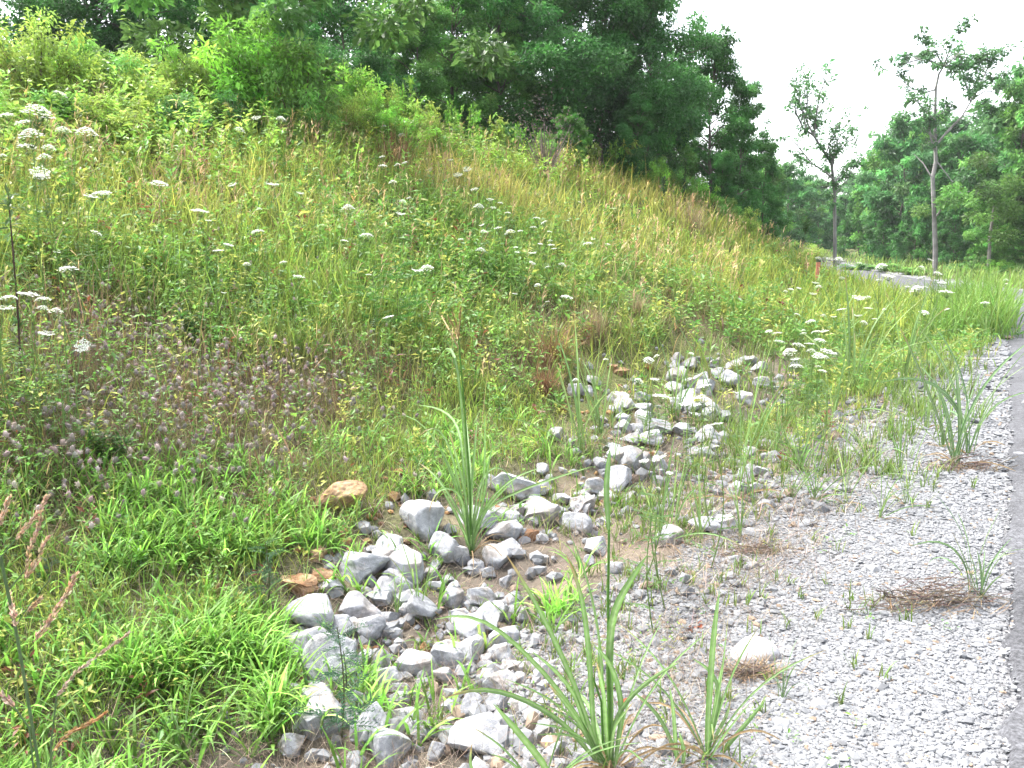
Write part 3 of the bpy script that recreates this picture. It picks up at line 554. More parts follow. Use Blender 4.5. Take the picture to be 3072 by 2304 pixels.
fl([(178,123,40),(490,88,70),(555,98,110),(437,122,40),(1237,45,45),(1430,65,50),(1272,197,45),(1125,242,35),(1460,270,80),(305,397,70),(1335,73,30),(1990,683,65),(2045,655,40),(1925,818,60),(2030,800,60),(2070,915,110),(1335,297,30)],6.48,6.48,341.3,256,.45)
fl([(1520,755,105),(1420,440,115),(1400,550,100),(1270,575,110),(1075,1015,65),(920,1060,85),(1690,487,60),(1310,172,45),(1130,1160,60),(1035,1293,45),(350,395,50),(600,220,45),(1520,940,50)],8.297,8.297,533.3,333.3,.42)
fl([(440,512,60),(615,525,70),(795,545,35),(985,585,80),(1060,620,45),(1045,655,90),(1325,590,50),(1405,515,40),(1325,658,55),(1465,635,60),(645,672,40),(960,690,40),(420,705,70),(445,753,45),(205,768,40),(275,757,35),(785,832,80),(860,850,60),(640,940,60),(870,930,55),(780,985,60),(830,1062,50),(930,1022,45),(1210,745,35),(1350,970,65),(1550,940,35),(1875,890,60),(1505,705,60),(1490,740,35),(1290,780,90),(2050,695,35),(2060,725,35),(380,1048,65),(90,1143,65),(20,1130,50),(105,1217,65),(420,1138,60),(490,1118,70),(315,1125,30),(315,1150,45),(455,1213,75),(365,1235,65),(270,1255,90),(530,1305,110),(380,1310,65),(440,1340,75),(200,1320,90),(245,1360,60),(500,1360,50),(255,1435,85),(480,1470,55),(440,1432,40),(575,998,40),(485,1000,40),(260,985,40),(160,790,30),(400,800,50),(1010,945,30),(1540,795,100),(1360,745,30)],8.58,8.58,766.7,200,.52)
info = []
for (px, py, wp, hh, face) in FL:
    size = None
    hp = at(px, py, hh+HX, fall=22 if px > 700 else 16); dep = (hp-np.array([0, 0, CAM_Z]))@fw
    wp *= 1.12 if px < 766 else 1.4
    if wp*dep/F > .2:                                      # nearer than the ground suggests: a taller plant
        Yn = .16*F/wp; hp = pix(px, py, Yn); dep = (hp-np.array([0, 0, CAM_Z]))@fw
    elif wp*dep/F < .045 and dep > 6: wp = .05*F/dep
    dia = min(wp*dep/F, .15); gz = zz(hp[0], hp[1]); hgt = hp[2]-gz-.36*dia
    if hgt < .1: hgt = .1
    t = empty('wild_carrot_flower', (hp[0], hp[1], gz), rng.uniform(0, 6.3)); v = rng.integers(0, 5); me1, me2 = UMB[v]
    s_ = link_part('stem', STEM[rng.integers(0, 4)], t); s_.scale = (.7+dep*.06, .7+dep*.06, hgt)
    for nm, me in (('flower_head', me1), ('rays', me2)):
        o = link_part(nm, me, t); o.location = (0, 0, hgt+.36*dia); o.scale = (dia, dia, dia)
        o.rotation_euler = (R(55) if face else rng.normal(0, .17), rng.normal(0, .17), -t.rotation_euler[2] if face else 0)
    info.append((t, px, py, wp))
zones = [(lambda x, y: y < 150 and x < 110, 'left edge of the upper bank'), (lambda x, y: y < 150, 'high on the bank under the shrubs'),
 (lambda x, y: y < 260 and x < 130, 'left end of the middle bank'), (lambda x, y: y < 205 and x < 300, 'upper bank left of centre'), (lambda x, y: y < 205 and x < 425, 'upper bank in mid-view'), (lambda x, y: y < 205 and x < 560, 'upper bank above the rocks'),
 (lambda x, y: y < 290 and x < 330, 'mid-bank left of the tall seed stalk'), (lambda x, y: y < 228 and x < 530, 'mid-bank behind the tall seed stalk'), (lambda x, y: y < 290 and x < 460, 'mid-bank near the tall seed stalk'), (lambda x, y: y < 245 and x < 700, 'mid-bank white drift above the rocks'), (lambda x, y: y < 265 and x < 700, 'green lower bank above the rocks'), (lambda x, y: y < 345 and x < 700, 'low bank just behind the white rocks'),
 (lambda x, y: x < 150, 'left edge above the clover patch'), (lambda x, y: x < 420, 'low bank by the tall seed stalk'), (lambda x, y: x < 690 and y < 395, 'upper part of the white rocks'), (lambda x, y: x < 760 and y > 345 and x < 735, 'over the white rocks'),
 (lambda x, y: y < 268, 'far verge against the woods'), (lambda x, y: y < 280 and x < 890, 'far verge near the slender tree'), (lambda x, y: y < 290 and x < 890, 'far verge before the road bend'), (lambda x, y: y < 290, 'far verge near the tall forked tree'), (lambda x, y: y < 310 and x < 860, 'verge near the orange stake'), (lambda x, y: y < 320, 'verge beside the road bend'), (lambda x, y: y < 337, 'upper row of the verge drift'), (lambda x, y: y < 350, 'middle row of the verge drift'), (lambda x, y: True, 'lowest row of the verge drift')]
zl = {}
for it in info:
    for zi, (f_, nm) in enumerate(zones):
        if f_(it[1], it[2]): zl.setdefault(zi, []).append(it); break
for zi, L_ in zl.items():
    L_.sort(key=lambda t_: t_[1])
    for q, (t, px, py, wp) in enumerate(L_):
        sw = 'tiny' if wp < 6 else 'small' if wp < 10 else 'broad' if wp < 16 else 'very broad'
        tag(t, f"{sw} white lacy flower, {ORD[min(q, 13)]} from left, {zones[zi][1]}", 'flower', 'white wild carrot flowers')
print('flowers', len(info), {zones[k][1]: len(v) for k, v in zl.items() if len(v) > 12})

# ------------------------------------------------------------------ tall broad-bladed grass plants
def ribbon(A, pts, W, c, mid=True, fine=14):
    """a grass leaf along pts: V-folded, pale midrib, tapering to the tip"""
    P = np.asarray(pts, float); s = np.concatenate([[0], np.cumsum(np.linalg.norm(np.diff(P, axis=0), axis=1))]); s /= s[-1]
    t = np.linspace(0, 1, fine+1)
    # smooth by Catmull-like resampling
    Q = np.stack([np.interp(t, s, P[:, k]) for k in range(3)], -1)
    for _ in range(5): Q[1:-1] = (Q[:-2]+2*Q[1:-1]+Q[2:])/4
    T = np.gradient(Q, axis=0); T /= np.linalg.norm(T, axis=1)[:, None]+1e-9
    v = np.array([0, -.8, .55]); sd_ = np.cross(T, v); sd_ /= np.linalg.norm(sd_, axis=1)[:, None]+1e-9
    tw = rng.normal(0, .25)+t*rng.normal(0, .35); nn = np.cross(sd_, T); sd_ = sd_*np.cos(tw)[:, None]+nn*np.sin(tw)[:, None]; nn = np.cross(sd_, T)
    wt = np.interp(t, [0, .15, .45, .75, .92, 1], [.5, .8, 1, .9, .5, .02])[:, None]*W/2
    lift = W*.16*np.sign(nn[:, 2:3].mean()+1e-9)
    cols_ = [Q-sd_*wt+nn*lift*wt/W*2, Q-sd_*wt*.08, Q+sd_*wt*.08, Q+sd_*wt+nn*lift*wt/W*2]
    V = np.stack(cols_, 1).reshape(-1, 3); i = (np.arange(fine)*4)[:, None]; j = np.arange(3)[None]
    Fq = np.stack([i+j, i+j+1, i+4+j+1, i+4+j], -1).reshape(-1, 4)
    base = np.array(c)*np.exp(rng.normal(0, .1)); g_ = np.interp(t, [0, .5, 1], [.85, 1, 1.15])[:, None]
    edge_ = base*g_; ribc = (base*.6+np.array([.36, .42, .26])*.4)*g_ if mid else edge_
    if rng.random() < .35:              # a withered tip
        k_ = sstep(.8, .97, t)[:, None]; edge_ = edge_*(1-k_)+np.array([.30, .2, .09])*k_; ribc = ribc*(1-k_)+np.array([.34, .24, .12])*k_
    Cc = np.stack([edge_, ribc, ribc, edge_], 1).reshape(-1, 3)
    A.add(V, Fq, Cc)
JG = np.array([.11, .235, .045])
def traced(name, base_px, Y, polys, label, z=None, stalks=(), head=None, scale=None, col=JG, wmul=1.0, group='tall broad-bladed grass clumps', cat='tall grass'):
    """a plant rooted at distance Y; each blade leans a little nearer or farther"""
    bx, by = base_px; b0 = pix(bx, by, Y); root = np.array([b0[0], b0[1], zz(b0[0], b0[1])])
    root = np.array([root[0], Y, zz(root[0], Y)])
    t = empty(name, root); A = Acc()
    dep = lambda P: (P-np.array([0, 0, CAM_Z]))@fw
    for poly in polys:
        wpx, P2 = poly[0], poly[1]; k = rng.normal(0, .09); L_ = len(P2); ds = np.linspace(0, 1, L_)
        P3 = np.array([pix(a, b, Y*(1+k*d_)) for (a, b), d_ in zip(P2, ds)])
        if np.linalg.norm(P3[0]-root) < .6*Y/2: P3 = np.vstack([root+(P3[0]-root)*.05+rng.normal(0, .008, 3)*[1, 1, 0], P3])
        ribbon(A, P3-root, wpx*Y/F*wmul*1.0, col)
    for k in range(9):
        a = rng.uniform(0, 6.3); L_ = rng.uniform(.1, .3); s2 = np.linspace(0, 1, 6)[:, None]; ribbon(A, s2*L_*np.array([math.cos(a), math.sin(a), 0])+np.array([0, 0, 1])*np.sin(s2*2.8)*.09*rng.uniform(.3, 1.4), .007, np.array([.30, .21, .11]), mid=False, fine=7)
    for k in range(7):                  # thin young leaves between the broad ones
        a = rng.uniform(0, 6.3); L_ = rng.uniform(.25, .6); s2 = np.linspace(0, 1, 8)[:, None]; ribbon(A, np.hstack([s2*L_*math.cos(a)*.45+s2**2*L_*math.cos(a)*.3, s2*L_*math.sin(a)*.45+s2**2*L_*math.sin(a)*.3, L_*(s2*1.1-.5*s2**2)]), .006, col*rng.uniform(.9, 1.3), fine=9)
    A.obj('blades', M_blade, t)
    if stalks:
        S = Acc()
        for wpx, P2 in stalks:
            P3 = np.array([pix(a, b, Y) for a, b in P2]); P3 = np.vstack([root, P3])-root
            V, Fq = tube(P3, np.linspace(1, .6, len(P3))*wpx*Y/F/2, 6); S.add(V, Fq, col*1.1)
        S.obj('stalk', M_blade, t)
    if head:
        Hh = Acc()
        for P2 in head:
            P3 = np.array([pix(a, b, Y*(1+rng.normal(0, .02))) for a, b in P2])-root
            V, Fq = tube(P3, .0018*Y/2, 4); Hh.add(V, Fq, [.3, .22, .1])
            m = 26; tt = rng.random(m); Q = np.stack([np.interp(tt, np.linspace(0, 1, len(P3)), P3[:, k]) for k in range(3)], -1); d = rnd_dir(m)*.6+(P3[-1]-P3[0])/np.linalg.norm(P3[-1]-P3[0])
            Hh.add(*leaves(Q, d, .018, .006, jit((.33, .23, .1), m, .2), .3))
        Hh.obj('seed_head', M_dry, t)
    tag(t, label, cat, group); return t
Z = lambda L_: [zB(a, b) for a, b in L_]
traced('tall_grass_clump', (612, 775), 2.15, [
 (5.5, Z([(1020,1640),(1000,1500),(870,1120),(620,600),(440,320)])), (6, Z([(1000,1640),(985,1400),(980,1150),(950,800),(905,450),(820,330)])),
 (5, Z([(1060,1640),(1050,1300),(1040,900),(960,500),(900,300),(830,180)])), (8, Z([(1085,760),(1120,660),(1200,520),(1330,330)])),
 (5.5, Z([(1010,1600),(950,1400),(700,1080),(380,760),(180,640),(50,680),(0,740)])), (5.5, Z([(1010,1640),(850,1400),(620,1250),(350,1150),(180,1150),(60,1230)])),
 (6, Z([(1120,1640),(1180,1290),(1130,1080),(1080,960),(1000,900)])), (5, Z([(1100,1500),(1110,1380),(1200,1220),(1400,1060),(1530,1000)])),
 (4.5, Z([(960,1500),(900,1250),(850,1150),(700,1000),(600,930)])), (6, Z([(1085,185),(1078,60),(1068,-60),(1080,-200),(1095,-320)])), (5, Z([(1060,1640),(1030,1450),(960,1250),(880,1180)])), (4, Z([(1080,1640),(1060,1200),(1010,1000)])),
 (4.5, Z([(1040,1650),(930,1420),(800,1230),(700,1130)])), (4, Z([(1090,1640),(1120,1400),(1240,1250)]))],
 'tallest near grass clump with long arching blades over the rocks and gravel edge', stalks=[(4.2, Z([(1095,1500),(1085,1000),(1082,600),(1088,185)])), (3.5, Z([(1050,1500),(1040,1250),(990,1100)]))])
traced('tall_grass_clump', (540, 780), 2.05, [(7.5, Z([(730,1700),(690,1640),(560,1480),(370,1260)])), (5, Z([(560,1700),(480,1620),(350,1570)])), (4, Z([(215,1700),(225,1600),(240,1500)]))], 'short grass tuft at the very front below the rock pile, one broad slanting blade')
traced('tall_grass_clump', (706, 775), 2.2, [(7.5, Z([(1690,1600),(1700,1400),(1720,1100),(1740,800),(1772,560)])), (5.5, Z([(1700,1640),(1710,1450),(1790,1180),(1720,1030),(1600,980)])), (4.5, Z([(1510,1700),(1500,1500),(1490,1300),(1462,1150)])),
 (5, Z([(1525,1700),(1480,1500),(1400,1330),(1300,1230),(1200,1160)])), (5.5, Z([(1700,1650),(1760,1520),(1850,1400),(1965,1250)])), (5.5, Z([(1720,1659),(1800,1540),(1920,1400),(2063,1230)])), (4, Z([(1790,1100),(1810,900),(1830,680)])),
 (4.5, Z([(1700,1640),(1720,1500),(1820,1330),(1840,1240)])), (5, Z([(1640,1680),(1560,1600),(1480,1620),(1380,1659)])), (5, Z([(1800,1700),(1880,1640),(1960,1600),(2040,1640)])), (4, Z([(1530,1700),(1560,1560),(1520,1430)]))],
 'second near grass clump with one broad upright blade, standing on the gravel')
zD = lambda L_: [(341.3+a/6.48, 256+b/6.48) for a, b in L_]
traced('tall_grass_clump', (471, 545), 3.95, [(4, zD([(800,1500),(780,1150),(760,1080),(700,1000),(600,970),(490,965)])), (3.5, zD([(790,1600),(740,1380),(700,1200),(640,1080),(590,1035),(540,1090),(500,1170)])),
 (3.5, zD([(790,1650),(740,1500),(640,1200),(540,1080),(400,980),(330,1000),(270,1110)])), (4, zD([(745,515),(690,515),(650,640),(600,720),(560,790)])), (4, zD([(890,1700),(930,1580),(950,1350),(985,1205)])),
 (4, zD([(860,1700),(880,1500),(940,1330),(1060,1350),(1120,1450),(1120,1620)])), (4.5, zD([(810,1700),(790,1600),(760,1500),(640,1470),(575,1550),(570,1659)])), (3.5, zD([(860,1800),(900,1650),(1100,1430),(1300,1370)])), (3.5, zD([(850,1800),(870,1650),(1200,1500),(1500,1400),(1640,1360)])),
 (4, zD([(830,1750),(845,1500),(870,1200),(880,1050)])), (3, zD([(850,1750),(925,1500),(933,1250),(930,1000)])), (4, zD([(830,1800),(790,1600),(720,1400),(650,1250)])), (4, zD([(830,1800),(800,1500),(740,1280),(700,1130)])), (4, zD([(840,1800),(850,1550),(820,1200),(800,1000)])), (3.5, zD([(850,1800),(700,1550),(600,1400),(500,1340)])), (4, zD([(840,1850),(960,1600),(1080,1500),(1140,1430)])), (4, zD([(820,1850),(760,1700),(680,1560),(640,1480)]))],
 'tall grass clump rising from the rock pile with a long bare seed stalk', wmul=.78, stalks=[(2.4, zD([(835,1500),(800,1000),(765,600),(755,500)]))],
 head=[zD([(757,540),(768,430),(772,330)]), zD([(755,540),(735,470),(690,390)]), zD([(757,560),(750,460),(722,370)]), zD([(760,600),(700,480),(650,390)])])
# the rest are built from a few kinds, each plant its own object
def clump_mesh(seed, nb, spread, broad=1.):
    r_ = np.random.default_rng(seed); A = Acc()
    for k in range(nb):
        az = r_.uniform(0, 6.3); L_ = r_.uniform(.5, 1.05); ph0 = abs(r_.normal(0, spread)); cu = r_.gamma(2, .35)
        t = np.linspace(0, 1, 9); ph = ph0+cu*t**1.5; dx = np.cumsum(np.sin(ph))*L_/9; dz = np.cumsum(np.cos(ph))*L_/9
        P = np.stack([dx*math.sin(az), dx*math.cos(az), dz], -1); P = np.vstack([[0, 0, 0], P])+np.array([r_.normal(0, .015), r_.normal(0, .015), -.02])
        ribbon(A, P, r_.uniform(.010, .019)*broad, JG*r_.uniform(.8, 1.35)*np.array([r_.uniform(.9, 1.4), 1, 1]), fine=10)
    for k in range(5):                  # dead leaves lying round the foot
        a = r_.uniform(0, 6.3); L_ = r_.uniform(.15, .35); s2 = np.linspace(0, 1, 6)[:, None]; ribbon(A, s2*L_*np.array([math.cos(a), math.sin(a), 0])+np.array([0, 0, 1])*np.sin(s2*2.8)*.08*r_.uniform(.3, 1.4), .009, np.array([.30, .21, .11]), mid=False, fine=7)
    return A.mesh('blades', M_blade)
CL = [clump_mesh(300+i, nb, sp) for i, (nb, sp) in enumerate(((7, .15), (9, .25), (12, .3), (6, .1), (16, .35), (10, .4)))]
_jg = JG; JG = np.array([.08, .19, .06])
CL += [clump_mesh(320+i, nb, sp, broad=1.25) for i, (nb, sp) in enumerate(((8, .14), (9, .25)))]; JG = _jg
zE = lambda a, b: (682.7+a/6.48, 300+b/6.48)
plants = [  # base px, height px, kind, label
 (580,455,120,1,'tall grass with bright upright leaves behind the upper white rocks, leftmost of those'),(592,430,95,0,'slender upright grass behind the tan stones'),(612,470,88,3,'single broad yellow-green blade tuft on the white rocks edge'),(600,440,75,2,'bushy grass tuft at the left end of the white rocks'),
 (675,420,78,3,'thin grass standing over the right side of the white rocks'),(660,545,98,1,'grass clump with slanting blade below the white rocks'),(672,530,80,3,'few-bladed grass right of the slanting clump'),(736,500,175,3,'very tall thin grass stem between the rocks and the gravel'),(754,510,110,3,'thin upright grass right of the very tall stem'),
 (740,540,60,0,'low grass at the foot of the very tall thin stem'),(853,395,95,2,'dense bright grass clump in the verge'),(868,400,80,0,'bright grass right of the dense verge clump'),(835,420,70,1,'grass clump at the drift of white flowers'),(905,380,85,2,'tall pale grass near the road bend'),(925,430,75,1,'grass on the upper gravel edge'),
 (955,465,120,7,'grey-green grass clump on the gravel beside the asphalt'),(968,455,110,6,'tall grey-green grass nearest the asphalt, upper clump'),(942,448,60,2,'low grass skirt left of the grey-green clump'),(970,595,85,6,'dark blue-green grass tuft beside the asphalt'),(980,600,60,7,'arching dark grass right beside the asphalt edge'),
 (880,520,60,1,'grass with pale folded blade in the gravel weeds'),(845,505,75,2,'spreading grass amid brown litter on the gravel'),(815,500,60,4,'low bushy grass on the gravel margin'),(900,470,60,3,'upright grass among sparse gravel weeds'),(835,350,60,4,'leafy grass mass on the far verge'),(880,340,55,4,'light green grass mass before the road bend'),(930,330,55,2,'grass at the far gravel end'),(960,325,45,4,'grass tuft where gravel meets the far asphalt'),
 (905,505,75,1,'leaning grass on the gravel below the grey-green clump'),(830,455,80,3,'upright pale grass beside the white drift end'),(800,470,65,4,'bushy yellow-green grass between rocks and gravel'),(870,470,60,5,'spreading fine grass in the gravel weeds'),(775,455,60,2,'mixed green grass right of the upper rocks'),(985,345,50,1,'tall grass at the far corner of the gravel'),(1005,330,48,2,'grass against the bend of the asphalt'),(965,300,42,4,'tall verge grass hiding the road bend'),(790,500,45,5,'low grass in the brown litter by the very tall stem'),
 (782,700,52,6,'small grass tuft growing through the open gravel'),(700,545,70,1,'grass with orange-tinged base beside the double-lobed rock'),(420,618,85,3,'short grass sprouting from the middle of the rock pile'),(397,620,48,0,'little grass sprig in the rock pile'),(305,600,40,0,'grass sprig on the left rim of the pile'),
 (45,440,55,4,'thick yellow-green grass tussock above the clover patch'),(30,510,60,5,'arching grass tuft at the left below the tussock'),(165,500,42,5,'arching grass in the clover patch'),(140,520,45,5,'low arching grass beside the clover'),(70,520,60,5,'grass arching over dead stems at lower left'),(250,760,70,4,'blue-green grass clump at the bottom edge left of the rocks'),(290,745,50,2,'grass overlapping the lower left rocks'),
 (185,760,75,4,'bright grass clump at the bottom edge'),(90,770,80,2,'broad bright grass at the bottom edge, leftmost clump'),(240,430,40,5,'arching grass right of the clover patch'),(330,640,45,3,'thin sprig crossing the large pale rock')]
for (px, py, hp, kd, lab) in plants:
    b = at(px, py); dep = (b-np.array([0, 0, CAM_Z]))@fw; s_ = hp*dep/F/.78
    t = empty('tall_grass_clump', b, rng.uniform(0, 6.3), s_); link_part('blades', CL[kd], t); tag(t, lab, 'tall grass', 'tall broad-bladed grass clumps')

# stalks with reddish seed spikes close by on the left
zF = lambda L_: [(a/6.48, 512+b/6.48) for a, b in L_]
def spike_plant(root_px, Y, stalk, spikes, label, col=(.50, .36, .24), sp_w=1.0):
    b = pix(*root_px, Y); root = np.array([b[0], Y, zz(b[0], Y)]); t = empty('seed_stalk', root); S = Acc()
    for P2, wd in stalk:
        P3 = np.array([pix(a, c, Y) for a, c in P2])-root; V, Fq = tube(np.vstack([[0, 0, 0], P3]) if wd > 0 else P3, abs(wd)*Y/F/2, 6); S.add(V, Fq, [.13, .2, .09])
    S.obj('stalk', M_blade, t)
    for P2, wd in spikes:
        Hh = Acc(); P3 = np.array([pix(a, c, Y*(1+rng.normal(0, .01))) for a, c in P2])-root
        V, Fq = tube(P3, .0012, 4); Hh.add(V, Fq, [.3, .2, .12]); L_ = np.linalg.norm(P3[-1]-P3[0]); m = int(90*L_/.12)+20
        tt = rng.random(m)*.97; Q = np.stack([np.interp(tt, np.linspace(0, 1, len(P3)), P3[:, k]) for k in range(3)], -1)
        d = rnd_dir(m)*.45+(P3[-1]-P3[0])/L_; wr = wd*Y/F*.5*np.interp(tt, [0, .3, 1], [.5, 1, .4])
        Q = Q+rnd_dir(m)*wr[:, None]*.5
        Hh.add(*leaves(Q, d, .011*sp_w, .0042*sp_w, jit(col, m, .28, .1), .2)); Hh.obj('seed_spike', M_dry, t)
    tag(t, label, 'seed stalk', 'seed stalks at the left')
spike_plant((42, 790), 1.35, [(zF([(260,1690),(250,1640),(170,1150),(100,750),(0,280)]), 3.2), (zF([(0,300),(100,180)]), -1.6), (zF([(60,500),(160,380)]), -1.4), (zF([(100,740),(220,560),(330,430)]), -1.2)],
 [(zF([(100,180),(180,90),(250,0),(300,-110)]), 7), (zF([(160,420),(190,250),(240,120),(270,30)]), 7), (zF([(165,430),(230,330),(310,160)]), 9), (zF([(220,840),(330,690),(440,520),(495,390)]), 12), (zF([(105,740),(85,650),(60,520)]), 9), (zF([(-40,150),(20,20),(60,-100)]), 7), (zF([(180,640),(260,560)]), 4)],
 'leaning stalk with reddish branched seed spikes close at the left edge')
spike_plant((50, 800), 1.5, [(zF([(330,1700),(330,1500),(370,1180)]), 1.8)], [(zF([(370,1190),(470,1060),(620,940),(740,860),(850,775)]), 6)], 'long thin tan seed spike leaning right over the low grass', (.42, .33, .24))
spike_plant((45, 800), 1.45, [(zF([(300,1700),(320,1620),(345,1550)]), 1.8)], [(zF([(340,1550),(420,1450),(560,1380),(690,1300)]), 8)], 'orange-brown seed spike near the bottom left, lower of the two leaning ones', (.36, .22, .09))
spike_plant((10, 795), 1.3, [(zF([(220,1700),(190,1400),(90,1260)]), 1.8)], [(zF([(90,1260),(40,1210),(-20,1160)]), 9)], 'pinkish seed spike cut by the left edge of the view', (.52, .38, .3))
# dark wiry stem at far left
sp = [(18, 500), (22, 400), (18, 320), (12, 250), (8, 190)]
b = pix(24, 480, 4.3); root = np.array([b[0], b[1], zz(b[0], b[1])]); t = empty('dark_stem_plant', root); S = Acc()
P3 = np.vstack([root, [pix(a, c, 4.3) for a, c in [(22, 385), (17, 300), (12, 240), (8, 195)]]])-root; V, Fq = tube(P3, [.006, .006, .005, .004, .002], 6); S.add(V, Fq, [.07, .04, .035]); S.obj('stem', M_bark, t)
A = Acc(); m = 70; tt = rng.random(m); Q = np.stack([np.interp(tt, np.linspace(0, 1, 5), P3[:, k]) for k in range(3)], -1); A.add(*leaves(Q, rnd_dir(m)+[0, 0, .3], .07, .02, jit((.08, .14, .045), m, .2), .6)); A.obj('leaves', M_leaf, t)
tag(t, 'tall dark wiry stem with narrow leaves at the left edge', 'plant')
# feathery weeds
def feathery(px, py, hp, label, col=(.055, .12, .05)):
    b = at(px, py); dep = (b-np.array([0, 0, CAM_Z]))@fw; h = hp*dep/F; t = empty('feathery_weed', b); S = Acc(); tt = np.linspace(0, 1, 7)
    P = np.stack([.04*h*np.sin(tt*3), 0*tt, tt*h*.97], -1); V, Fq = tube(P, np.linspace(.004, .0015, 7), 5); S.add(V, Fq, [.12, .13, .06]); A = Acc()
    for k in range(22):
        u = rng.uniform(.12, .98); a = rng.uniform(0, 6.3); L_ = h*rng.uniform(.18, .36)*(1.15-u*.6); d = np.array([math.cos(a), math.sin(a), .55]); p0 = np.array([.04*h*math.sin(u*3), 0, u*h*.95])
        q = p0+d*L_*np.linspace(0, 1, 8)[:, None]+np.array([0, 0, -1])*(np.linspace(0, 1, 8)**2)[:, None]*L_*.35; V, Fq = tube(q, .001, 3); A.add(V, Fq, np.array(col))
        for s_ in (-1, 1):
            Q = q[1:]; dv = d*.7+s_*np.array([-math.sin(a), math.cos(a), .1]); A.add(*leaves(Q, np.repeat(dv[None], 7, 0)+rng.normal(0, .15, (7, 3)), L_*.26, L_*.05, jit(col, 7, .15), .5))
            for w_ in (.4, .7): A.add(*leaves(Q+dv*L_*.26*w_, np.repeat((d+rng.normal(0, .5, 3))[None], 7, 0), L_*.14, L_*.04, jit(col, 7, .15), .5))
    S.obj('stem', M_leaf, t); A.obj('leaves', M_leaf, t); tag(t, label, 'weed', 'feathery weeds')
feathery(341, 745, 130, 'feathery grey-green weed rising in front of the largest pale rock', (.06, .13, .07)); feathery(268, 610, 75, 'thin feathery weed at the left of the striped rock'); feathery(50, 590, 40, 'feathery leaf rosette under the seed spikes', (.06, .13, .07))
feathery(345, 705, 60, 'small feathery weed in the rocks right beside the larger one', (.06, .13, .05)); feathery(395, 345, 95, 'soft bright green feathery plant on mid-bank by the seed stalk', (.07, .19, .03)); feathery(372, 340, 80, 'second soft green feathery plant, left of the seed stalk', (.07, .18, .03))
for (px, py, hp, l) in ((112,470,55,'leafy green weed with toothed leaves left of the clover patch'),(190,350,45,'leafy weed in the lush green patch of the low bank'),(200,195,34,'yellow-green bushy weed high on mid-bank'),(165,160,30,'pale lime bushy weed in the dry upper grass'),(385,320,30,'yellowish leafy weed beside the feathery plants'),(805,235,20,'bush-like weed on the far bank foot'),(615,240,38,'yellow-green leafy weed on the bank, right side'),(690,180,24,'leafy weed near the bank crest'),(110,580,30,'broad-leaved young weed standing in the low grass')):
    b = at(px, py); dep = (b-np.array([0, 0, CAM_Z]))@fw; h = hp*dep/F; t = empty('leafy_weed', b); S = Acc(); A = Acc(); col = (.16, .23, .035) if 'yellow' in l or 'lime' in l else (.06, .14, .03)
    for k in range(9):
        a = rng.uniform(0, 6.3); e_ = rng.uniform(.0, .55); d = np.array([math.cos(a)*math.sin(e_), math.sin(a)*math.sin(e_), math.cos(e_)])*h*rng.uniform(.7, 1); V, Fq = tube([[0, 0, 0], d*.5, d], [.003, .002, .001], 4); S.add(V, Fq, [.1, .14, .05])
        m = 26; u = rng.uniform(.2, 1, (m, 1)); dv = rnd_dir(m)*[1, 1, .4]+[0, 0, .25]; A.add(*leaves(d*u+rng.normal(0, .02*h, (m, 3)), dv, h*rng.uniform(.10, .2, m), h*.07, jit(col, m, .2), .75))
    S.obj('stems', M_leaf, t); A.obj('leaves', M_leaf, t); tag(t, l, 'weed', 'leafy weeds')
# reddish brown stiff grass wisps and tan tufts
for (px, py, hp, l) in ((552,370,70,'rusty brown dry grass tussock hanging above the tan stones'),(635,325,38,'wispy tan dry grass tuft on the low bank'),(595,345,50,'dry brown tuft behind the tall bright grass'),(545,395,40,'matted grey dead tuft under the rusty tussock'),(395,180,62,'reddish dry grass wisp high on the bank'),(100,130,55,'pale dry grass wisps near the left shrubs'),(690,240,45,'golden grass tuft on the right bank'),(215,125,50,'tan grass wisps below the large shrub'),(265,500,28,'matted dead grass above the tan boulder')):
    b = at(px, py); dep = (b-np.array([0, 0, CAM_Z]))@fw; h = hp*dep/F; t = empty('dry_tussock', b); A = Acc(); n = 260; hang = 'hang' in l or 'matted' in l
    c = jit((.26, .15, .075) if 'rusty' in l or 'reddish' in l else (.33, .26, .15), n, .25, .06)
    A.add(*blades(rng.normal(0, h*.10, (n, 3))*[1, 1, 0], rng.uniform(0, 6.3, n), h*rng.uniform(.4, 1.05, n), np.clip(.0007*dep, .002, .01), np.abs(rng.normal(0, .3, n)), rng.gamma(2, .9 if hang else .3, n), 6, c*.8, c)); A.obj('blades', M_dry, t); tag(t, l, 'dry grass', 'dry grass tussocks')

